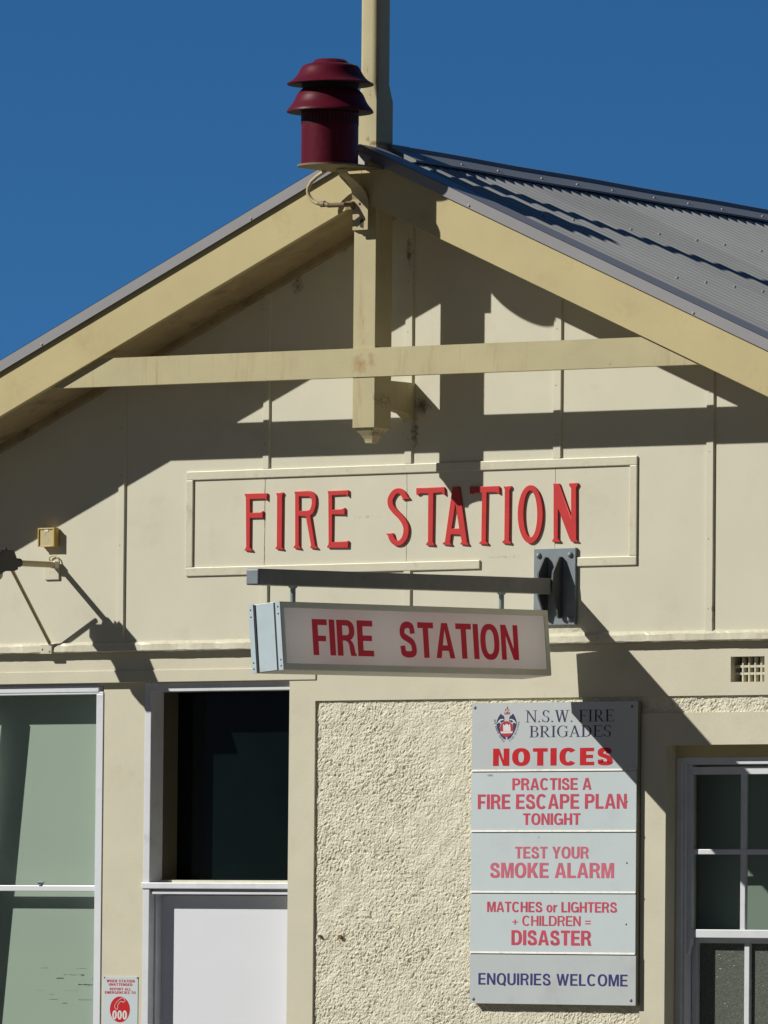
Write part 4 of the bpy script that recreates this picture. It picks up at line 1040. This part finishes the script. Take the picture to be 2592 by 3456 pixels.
# serif heading drawn stroke by stroke (thick and thin strokes, small serifs)
def serif(ch):
    """strokes in a 1-high box: list of polygons, and width"""
    P = []; k, h, sf = .115, .042, .035
    def V(x, w, a=0., b=1.): P.append([(x-w/2, a), (x+w/2, a), (x+w/2, b), (x-w/2, b)])
    def Hs(x0, x1, y, w=h): P.append([(x0, y-w/2), (x1, y-w/2), (x1, y+w/2), (x0, y+w/2)])
    def D(x0, y0, x1, y1, w): P.append([(x0-w/2, y0), (x0+w/2, y0), (x1+w/2, y1), (x1-w/2, y1)])
    def S_(x, y, w=.30): P.append([(x-w/2, y), (x+w/2, y), (x+w/2, y+(sf if y < .5 else -sf)), (x-w/2, y+(sf if y < .5 else -sf))])
    def arc(cx_, cy_, rx, ry, a0, a1, tk, tn, n=16):
        A = []; B = []
        for i in range(n+1):
            t = R_(a0+(a1-a0)*i/n); w = tn+(tk-tn)*abs(math.cos(t))**1.3
            A.append((cx_+rx*math.cos(t), cy_+ry*math.sin(t))); B.append((cx_+(rx-w)*math.cos(t), cy_+(ry-w*.45-tn*.3)*math.sin(t)))
        for i in range(n): P.append([A[i], A[i+1], B[i+1], B[i]])
    if ch == 'I': V(.16, k); S_(.16, 0); S_(.16, 1); return P, .32
    if ch == 'F': V(.16, k); S_(.16, 0); Hs(.02, .56, .978); Hs(.16, .44, .51); D(.545, .76, .56, 1., .028); D(.43, .40, .43, .62, .028); return P, .58
    if ch == 'E': V(.16, k); Hs(.02, .58, .978); Hs(.02, .62, .022); Hs(.16, .46, .51); D(.565, .78, .58, 1., .028); D(.61, 0, .585, .25, .028); D(.45, .40, .45, .62, .028); return P, .64
    if ch == 'N': V(.13, .05); V(.65, .05); D(.66, 0, .12, 1., .115); S_(.13, 0, .25); S_(.65, 1, .25); Hs(-.01, .12, .982, .036); return P, .76
    if ch == 'W': D(.30, 0, .10, 1., .11); D(.30, 0, .49, 1., .045); D(.68, 0, .48, 1., .11); D(.68, 0, .86, 1., .045); S_(.10, 1, .25); S_(.86, 1, .25); S_(.48, 1, .25); return P, .97
    if ch == 'A': D(.10, 0, .36, 1., .045); D(.62, 0, .36, 1., .115); Hs(.18, .55, .34); S_(.10, 0, .24); S_(.62, 0, .28); return P, .74
    if ch == 'B': V(.16, k); Hs(.02, .36, .978); Hs(.16, .36, .53); Hs(.02, .38, .022); arc(.34, .755, .23, .245, -90, 90, .10, .04); arc(.36, .265, .26, .265, -90, 90, .11, .04); return P, .64
    if ch == 'R': V(.16, k); S_(.16, 0); Hs(.02, .36, .978); Hs(.16, .36, .49); arc(.34, .735, .235, .265, -90, 90, .11, .04); D(.62, 0, .32, .49, .12); S_(.64, 0, .2); return P, .72
    if ch == 'D': V(.16, k); Hs(.02, .34, .978); Hs(.02, .34, .022); arc(.30, .5, .40, .5, -90, 90, .12, .042); return P, .74
    if ch == 'G': arc(.40, .5, .37, .515, 45, 318, .12, .045, 26); V(.655, .10, .06, .44); S_(.655, .47, .26); D(.66, .72, .68, .98, .03); return P, .78
    if ch == 'S': arc(.27, .75, .22, .265, 30, 268, .10, .05, 18); arc(.27, .245, .235, .26, -150, 92, .10, .05, 18); D(.47, .74, .455, .99, .03); D(.045, .01, .04, .27, .03); return P, .54
    if ch == '.': P.append([(.06, 0), (.16, 0), (.16, .1), (.06, .1)]); return P, .25
    return P, .30
def serif_line(bm, s_, box_, Y):
    x = 0; lay = []
    for ch in s_:
        P, w = serif(ch)
        for p in P: lay.append([(x+q[0], q[1]) for q in p])
        x += w+(.05 if ch != ' ' else 0)
    fn = flatbox(*box_, Y); 
    for i, p in enumerate(lay):
        vs = []
        for u, v in p:
            q = Vector(fn(u/x, v)); q.y -= .00006*(i % 7); vs.append(bm.verts.new(q))
        bm.faces.new(vs)
bm = NB(); serif_line(bm, 'N.S.W. FIRE', (1774, 2076, 2396, 2436), YN-.0009); serif_line(bm, 'BRIGADES', (1786, 2066, 2448.6, 2487), YN-.0009)
obj('heading', bm, M['txt_navy'], top)
# crest
CO = (1640, 2370, .0844)
def crest_poly(bm, pts, lay):
    bm.faces.new([bm.verts.new(Vector((ax(CO[0]+x*CO[2], CO[1]+y*CO[2], YN), YN-.0007-.0004*lay, az(CO[0]+x*CO[2], CO[1]+y*CO[2], YN)))) for x, y in pts])
bm = NB()
crest_poly(bm, [(600,450),(560,510),(500,600),(450,720),(425,820),(430,950),(470,1100),(540,1250),(620,1370),(710,1470),(790,1500),(790,1400),(700,1330),(620,1230),(560,1100),(550,980),(600,850),(680,780),(735,770),(740,620),(700,530),(640,510)], 0)
crest_poly(bm, [(1075,450),(1120,500),(1180,620),(1215,720),(1240,830),(1220,950),(1180,1080),(1110,1230),(1030,1370),(940,1460),(860,1500),(860,1400),(960,1330),(1040,1220),(1090,1080),(1100,980),(1060,850),(990,780),(935,770),(935,640),(970,540),(1030,520)], 0)
cr = obj('crest', bm, M['txt_navy'], top)
bm = NB()
for p in ([(730,500),(755,480),(745,430),(735,370),(765,420),(770,490)], [(785,480),(800,420),(850,370),(870,330),(865,400),(820,490)], [(775,370),(770,300),(800,250),(805,320)], [(830,300),(840,210),(868,150),(880,230),(865,300)], [(900,350),(905,290),(920,260),(930,310),(920,350)], [(905,490),(925,430),(950,370),(962,420),(945,480)], [(850,480),(880,400),(905,380),(890,450),(880,490)]): crest_poly(bm, p, 1)
crest_poly(bm, ell(832, 1075, 268, 318, 40), 1)
obj('crest_flame', bm, M['txt_fire'], cr)
bm = NB()
crest_poly(bm, [(700,1160),(690,900),(720,880),(745,940),(780,900),(830,865),(890,890),(915,940),(950,870),(975,900),(1000,1160)], 2)
crest_poly(bm, [(580,1170),(1085,1165),(1060,1240),(610,1250)], 2)
crest_poly(bm, [(450,850),(480,800),(530,720),(590,680),(660,665),(725,690),(720,715),(640,715),(590,745),(560,765),(630,830),(610,880),(540,800),(510,820),(480,860)], 2)
crest_poly(bm, [(1220,850),(1190,790),(1140,720),(1080,690),(1020,668),(950,690),(950,715),(1030,710),(1080,745),(1110,765),(1040,830),(1060,880),(1130,800),(1160,820),(1190,865)], 2)
obj('crest_device', bm, M['txt_white'], cr)
bm = NB()
def along(s_, p0, p1, p2, hgt, flip=False):
    n = len(s_); pos = []
    for i, ch in enumerate(s_):
        t = (i+.5)/n; x = (1-t)**2*p0[0]+2*t*(1-t)*p1[0]+t*t*p2[0]; y = (1-t)**2*p0[1]+2*t*(1-t)*p1[1]+t*t*p2[1]
        dx = 2*(1-t)*(p1[0]-p0[0])+2*t*(p2[0]-p1[0]); dy = 2*(1-t)*(p1[1]-p0[1])+2*t*(p2[1]-p1[1]); l = math.hypot(dx, dy); dx /= l; dy /= l
        if ch == ' ': continue
        w = 44 if ch != 'I' else 16
        def fn(u, v):
            X = x+dx*(u-.5)*w+dy*(v-.5)*hgt; Y_ = y+dy*(u-.5)*w-dx*(v-.5)*hgt
            return (ax(CO[0]+X*CO[2], CO[1]+Y_*CO[2], YN), YN-.0009, az(CO[0]+X*CO[2], CO[1]+Y_*CO[2], YN))
        put_text(bm, ch, fn, .2)
along('NEW SOUTH WALES', (360, 680), (370, 1200), (740, 1590), 55)
obj('crest_motto', bm, M['txt_navy'], cr); bm = NB()
along('FIRE BRIGADES', (940, 1560), (1270, 1270), (1320, 760), 55)
obj('crest_motto', bm, M['txt_navy'], cr)

# ---------------------------------------------------------------- small emergency sign on the pilaster
YE = YP-.003
ex0, ex1 = ax(347.5, 3360, YE), ax(465, 3360, YE); ez1 = az(405, 3296, YE); ez0 = az(405, 3465, YE)
es = thing('emergency_sign', 'small white sign with a red disc, telephone and 000, screwed beside the door', 'sign', (ex0, YP, ez0))
bm = NB(); box(bm, ex0, ex1, YE, YP-.0002, ez0, ez1); sh = obj('sign_plate', bm, M['board'], es)
for s_, b in (('WHEN STATION', (359.8, 454.3, 3306.3, 3315.5)), ('UNATTENDED', (367, 446.6, 3318.4, 3327)), ('REPORT ALL', (370.4, 441.8, 3333.8, 3342.5)), ('EMERGENCIES TO', (354, 457.2, 3345.4, 3354))):
    bm = NB(); put_text(bm, s_, flatbox(*b, YE-.0008), .20, .16); obj('lettering', bm, M['txt_red'], sh)
bm = NB(); c = at(404.6, 3406.6, YE); r = .0695
bm.faces.new([bm.verts.new((c.x+r*math.cos(t), YE-.0008, c.z+r*math.sin(t))) for t in np.linspace(0, 2*math.pi, 49)[:-1]])
dc = obj('red_disc', bm, M['txt_red'], sh)
bm = NB(); put_text(bm, '000', flatbox(379, 428.5, 3410.5, 3440.4, YE-.0014), .21, .06)
# telephone handset in outline
H = (340, 3260, .09645)
hp = [(560,1530),(495,1460),(490,1390),(540,1290),(620,1210),(720,1130),(770,1110),(830,1150),(860,1220),(800,1280),(760,1250),(720,1235),(650,1290),(600,1370),(590,1410),(610,1460),(590,1510)]
hp = [np.array((ax(H[0]+x*H[2], H[1]+y*H[2], YE), az(H[0]+x*H[2], H[1]+y*H[2], YE))) for x, y in hp]
cen = sum(hp)/len(hp)
for i in range(len(hp)):
    a, b = hp[i], hp[(i+1) % len(hp)]; d = (b-a)/np.linalg.norm(b-a); nn = np.array([-d[1], d[0]])*.0013
    bm.faces.new([bm.verts.new((q[0], YE-.0013-.0001*(i % 3), q[1])) for q in (a-nn-d*.001, b-nn+d*.001, b+nn+d*.001, a+nn-d*.001)])
obj('telephone_mark', bm, M['txt_white'], dc)
bm = NB()
for px, py in ((352.5, 3299), (463.5, 3300)): q = at(px, py, YE); dome(bm, (q.x, YE, q.z), .005, h=.004)
each('screw', bm, M['galv'], es)

# ---------------------------------------------------------------- floodlight on its arm
fz = az(190, 1907, 0.); fx = ax(197, 1907, 0.)
fl = thing('floodlight', 'black floodlight on a cream arm with a brace down to the ledge', 'floodlight', (fx, 0, fz))
lx1 = ax(57, 1892, -.385)
bm = NB()
bp0 = (ax(154, 1936, 0), ax(203, 1936, 0)); bz = (az(178, 1957, 0), az(178, 1905, 0))
box(bm, bp0[0], bp0[1], -.012, 0, bz[0], bz[1]); box(bm, fx-.022, fx+.018, -.05, -.012, fz-.02, fz+.018); obj('wall_bracket', bm, M['trim'], fl, bevel=.003)
bm = NB(); tube(bm, [(fx, -.012, fz), (fx, -.345, fz-.004)], .0165, 16); obj('arm', bm, M['conduit'], fl, smooth='auto')
bm = NB(); tube(bm, [(fx, -.325, fz-.002), (fx, -.39, fz-.002)], .024, 16); box(bm, fx-.03, fx+.012, -.40, -.375, fz-.035, fz+.02); obj('knuckle', bm, M['black'], fl, bevel=.003)
# housing: flat gear box behind, sloping hood in front, the glass underneath
lw = .20; zc0 = az(50, 1893, -.39)
pp = [(-.372, -.004), (-.402, .050), (-.412, .056), (-.50, .056), (-.625, -.058), (-.668, -.122), (-.66, -.132), (-.62, -.118), (-.47, -.058), (-.40, -.055), (-.372, -.046)]
bm = NB(); prism(bm, [(y, zc0+z) for y, z in pp], lambda y, z: (lx1-lw, y, z), lambda y, z: (lx1, y, z))
for xm in (lx1-.055, lx1-.14):
    hexa(bm, [(xm-.006, -.43, zc0+.05), (xm+.006, -.43, zc0+.05), (xm+.006, -.40, zc0+.05), (xm-.006, -.40, zc0+.05), (xm-.004, -.42, zc0+.072), (xm+.004, -.42, zc0+.072), (xm+.004, -.405, zc0+.072), (xm-.004, -.405, zc0+.072)])
hg = obj('housing', bm, M['black'], fl, bevel=.008, seg=3)
bm = NB(); prism(bm, [(y, zc0+z) for y, z in ((-.475, -.0625), (-.62, -.1205), (-.61, -.142), (-.545, -.140), (-.485, -.095))], lambda y, z: (lx1-lw+.014, y, z), lambda y, z: (lx1-.014, y, z)); obj('lamp_glass', bm, M['lens'], hg, bevel=.006)
bm = NB(); b0 = at(24, 1891, -.335); b1 = at(168, 2172, -.03)
tube(bm, [b0, b1], .0100, 12); obj('brace', bm, M['conduit'], fl, smooth='auto')
bm = NB(); box(bm, ax(138, 2190, -.025), ax(176, 2190, -.025), -.030, -.018, az(158, 2207, -.025), az(158, 2174, -.025)); 
for px, py in ((143, 2192), (167, 2199)): q = at(px, py, -.03); dome(bm, (q.x, -.03, q.z), .005, h=.004, mi=1)
obj('brace_foot', bm, [M['trim'], M['rust']], fl, bevel=.002)
bm = NB(); cpts = [(170, 1893), (166, 1886), (168, 1880), (178, 1876), (188, 1877), (196, 1885), (200, 1897), (200, 1912), (196, 1920)]
tube(bm, [at(x, y, -.012) for x, y in cpts], .0042, 8); obj('cable', bm, M['yellow_face'], fl, smooth=True)

# ---------------------------------------------------------------- sensor box above the floodlight arm
yb = -.0445
sx0, sx1 = ax(128, 1813, yb), ax(184, 1813, yb); sz1, sz0 = az(156, 1781.5, yb), az(156, 1845, yb)
sb = thing('sensor_box', 'small yellowed square plastic box on the gable above the floodlight arm', 'sensor box', ((sx0+sx1)/2, 0, sz0))
bm = NB(); box(bm, sx0, sx1, yb+.004, -.0005, sz0, sz1); obj('casing', bm, M['yellow'], sb, bevel=.008, seg=3)
bm = NB(); t = .0085
box(bm, sx0, sx0+t, yb-.003, yb+.006, sz0, sz1); box(bm, sx1-t*1.2, sx1, yb-.003, yb+.006, sz0, sz1); box(bm, sx0+t, sx1-t*1.2, yb-.002, yb+.006, sz1-t, sz1); box(bm, sx0+t, sx1-t*1.2, yb-.001, yb+.006, sz0, sz0+t*.5)
obj('rim', bm, M['yellow'], sb, bevel=.003)
bm = NB(); box(bm, sx0+t, sx1-t*1.2, yb+.0035, yb+.006, sz0+t*.5, sz1-t); obj('cover', bm, M['yellow_face'], sb)
bm = NB(); q = at(156, 1791, yb); box(bm, q.x-.013, q.x+.013, yb+.001, yb+.0035, q.z-.006, q.z+.006); obj('indicator', bm, M['white'], sb)

# ---------------------------------------------------------------- camera
cd_ = bpy.data.cameras.new('camera'); co = bpy.data.objects.new('camera', cd_); COL.objects.link(co)
right, up_, fwd = ROT[0], -ROT[1], ROT[2]
mw = Matrix.Identity(4)
for i in range(3):
    mw[i][0], mw[i][1], mw[i][2], mw[i][3] = right[i], up_[i], -fwd[i], CAM[i]
co.matrix_world = mw
cd_.sensor_fit = 'VERTICAL'; cd_.sensor_height = 36; cd_.lens = F/3456*36; cd_.clip_start = 1; cd_.clip_end = 4000
S.camera = co

# ---------------------------------------------------------------- light
SUN = Vector((-1.05, -1, .95)).normalized()
el = math.asin(SUN.z); rot = math.atan2(SUN.x, SUN.y)
sl = bpy.data.lights.new('sun', 'SUN'); sl.energy = 5.0; sl.angle = R_(.53); sl.color = (1, .96, .87)
so = bpy.data.objects.new('sun', sl); COL.objects.link(so); so.rotation_euler = SUN.to_track_quat('Z', 'Y').to_euler(); so.location = (-20, -20, 20)
W_ = bpy.data.worlds.new('World'); S.world = W_; W_.use_nodes = True
nt = W_.node_tree; N = nt.nodes; L = nt.links
bg = N['Background']; sky = N.new('ShaderNodeTexSky'); sky.sky_type = 'NISHITA'; sky.sun_disc = False
sky.sun_elevation = el; sky.sun_rotation = rot % (2*math.pi); sky.altitude = 1200; sky.air_density = 1.0; sky.dust_density = .15; sky.ozone_density = 3.5
tc = N.new('ShaderNodeTexCoord'); mp = N.new('ShaderNodeMapping'); mp.vector_type = 'POINT'
mp.inputs['Location'].default_value = (0, 0, .30); mp.inputs['Scale'].default_value = (1, 1, 1.7)
nm = N.new('ShaderNodeVectorMath'); nm.operation = 'NORMALIZE'
L.new(tc.outputs['Generated'], mp.inputs['Vector']); L.new(mp.outputs['Vector'], nm.inputs[0]); L.new(nm.outputs['Vector'], sky.inputs['Vector'])
# the sky opposite the sun is a deeper blue
sp = N.new('ShaderNodeSeparateXYZ'); L.new(tc.outputs['Generated'], sp.inputs[0])
mr = N.new('ShaderNodeMapRange'); mr.inputs['From Min'].default_value = -.2; mr.inputs['From Max'].default_value = .6; L.new(sp.outputs['Y'], mr.inputs['Value'])
tn = N.new('ShaderNodeMix'); tn.data_type = 'RGBA'; tn.inputs['A'].default_value = (.52, .50, .47, 1); tn.inputs['B'].default_value = (.78, 1.98, 2.55, 1); L.new(mr.outputs['Result'], tn.inputs['Factor'])
zr = N.new('ShaderNodeMapRange'); zr.inputs['From Min'].default_value = 0; zr.inputs['From Max'].default_value = .16; zr.inputs['To Min'].default_value = .0; zr.inputs['To Max'].default_value = 1; L.new(sp.outputs['Z'], zr.inputs['Value'])
zm = N.new('ShaderNodeMix'); zm.data_type = 'RGBA'; zm.inputs['A'].default_value = (1.42, 1.18, 1.10, 1); zm.inputs['B'].default_value = (.78, .80, .84, 1); L.new(zr.outputs['Result'], zm.inputs['Factor'])
z2 = N.new('ShaderNodeMix'); z2.data_type = 'RGBA'; z2.blend_type = 'MULTIPLY'; z2.inputs['Factor'].default_value = 1; L.new(tn.outputs['Result'], z2.inputs['A']); L.new(zm.outputs['Result'], z2.inputs['B'])
ml = N.new('ShaderNodeMix'); ml.data_type = 'RGBA'; ml.blend_type = 'MULTIPLY'; ml.inputs['Factor'].default_value = 1
L.new(sky.outputs['Color'], ml.inputs['A']); L.new(z2.outputs['Result'], ml.inputs['B']); L.new(ml.outputs['Result'], bg.inputs['Color']); bg.inputs['Strength'].default_value = .05
S.view_settings.view_transform = 'Standard'; S.view_settings.look = 'None'; S.view_settings.exposure = -.25; S.view_settings.gamma = 1
S.view_settings.use_curve_mapping = False
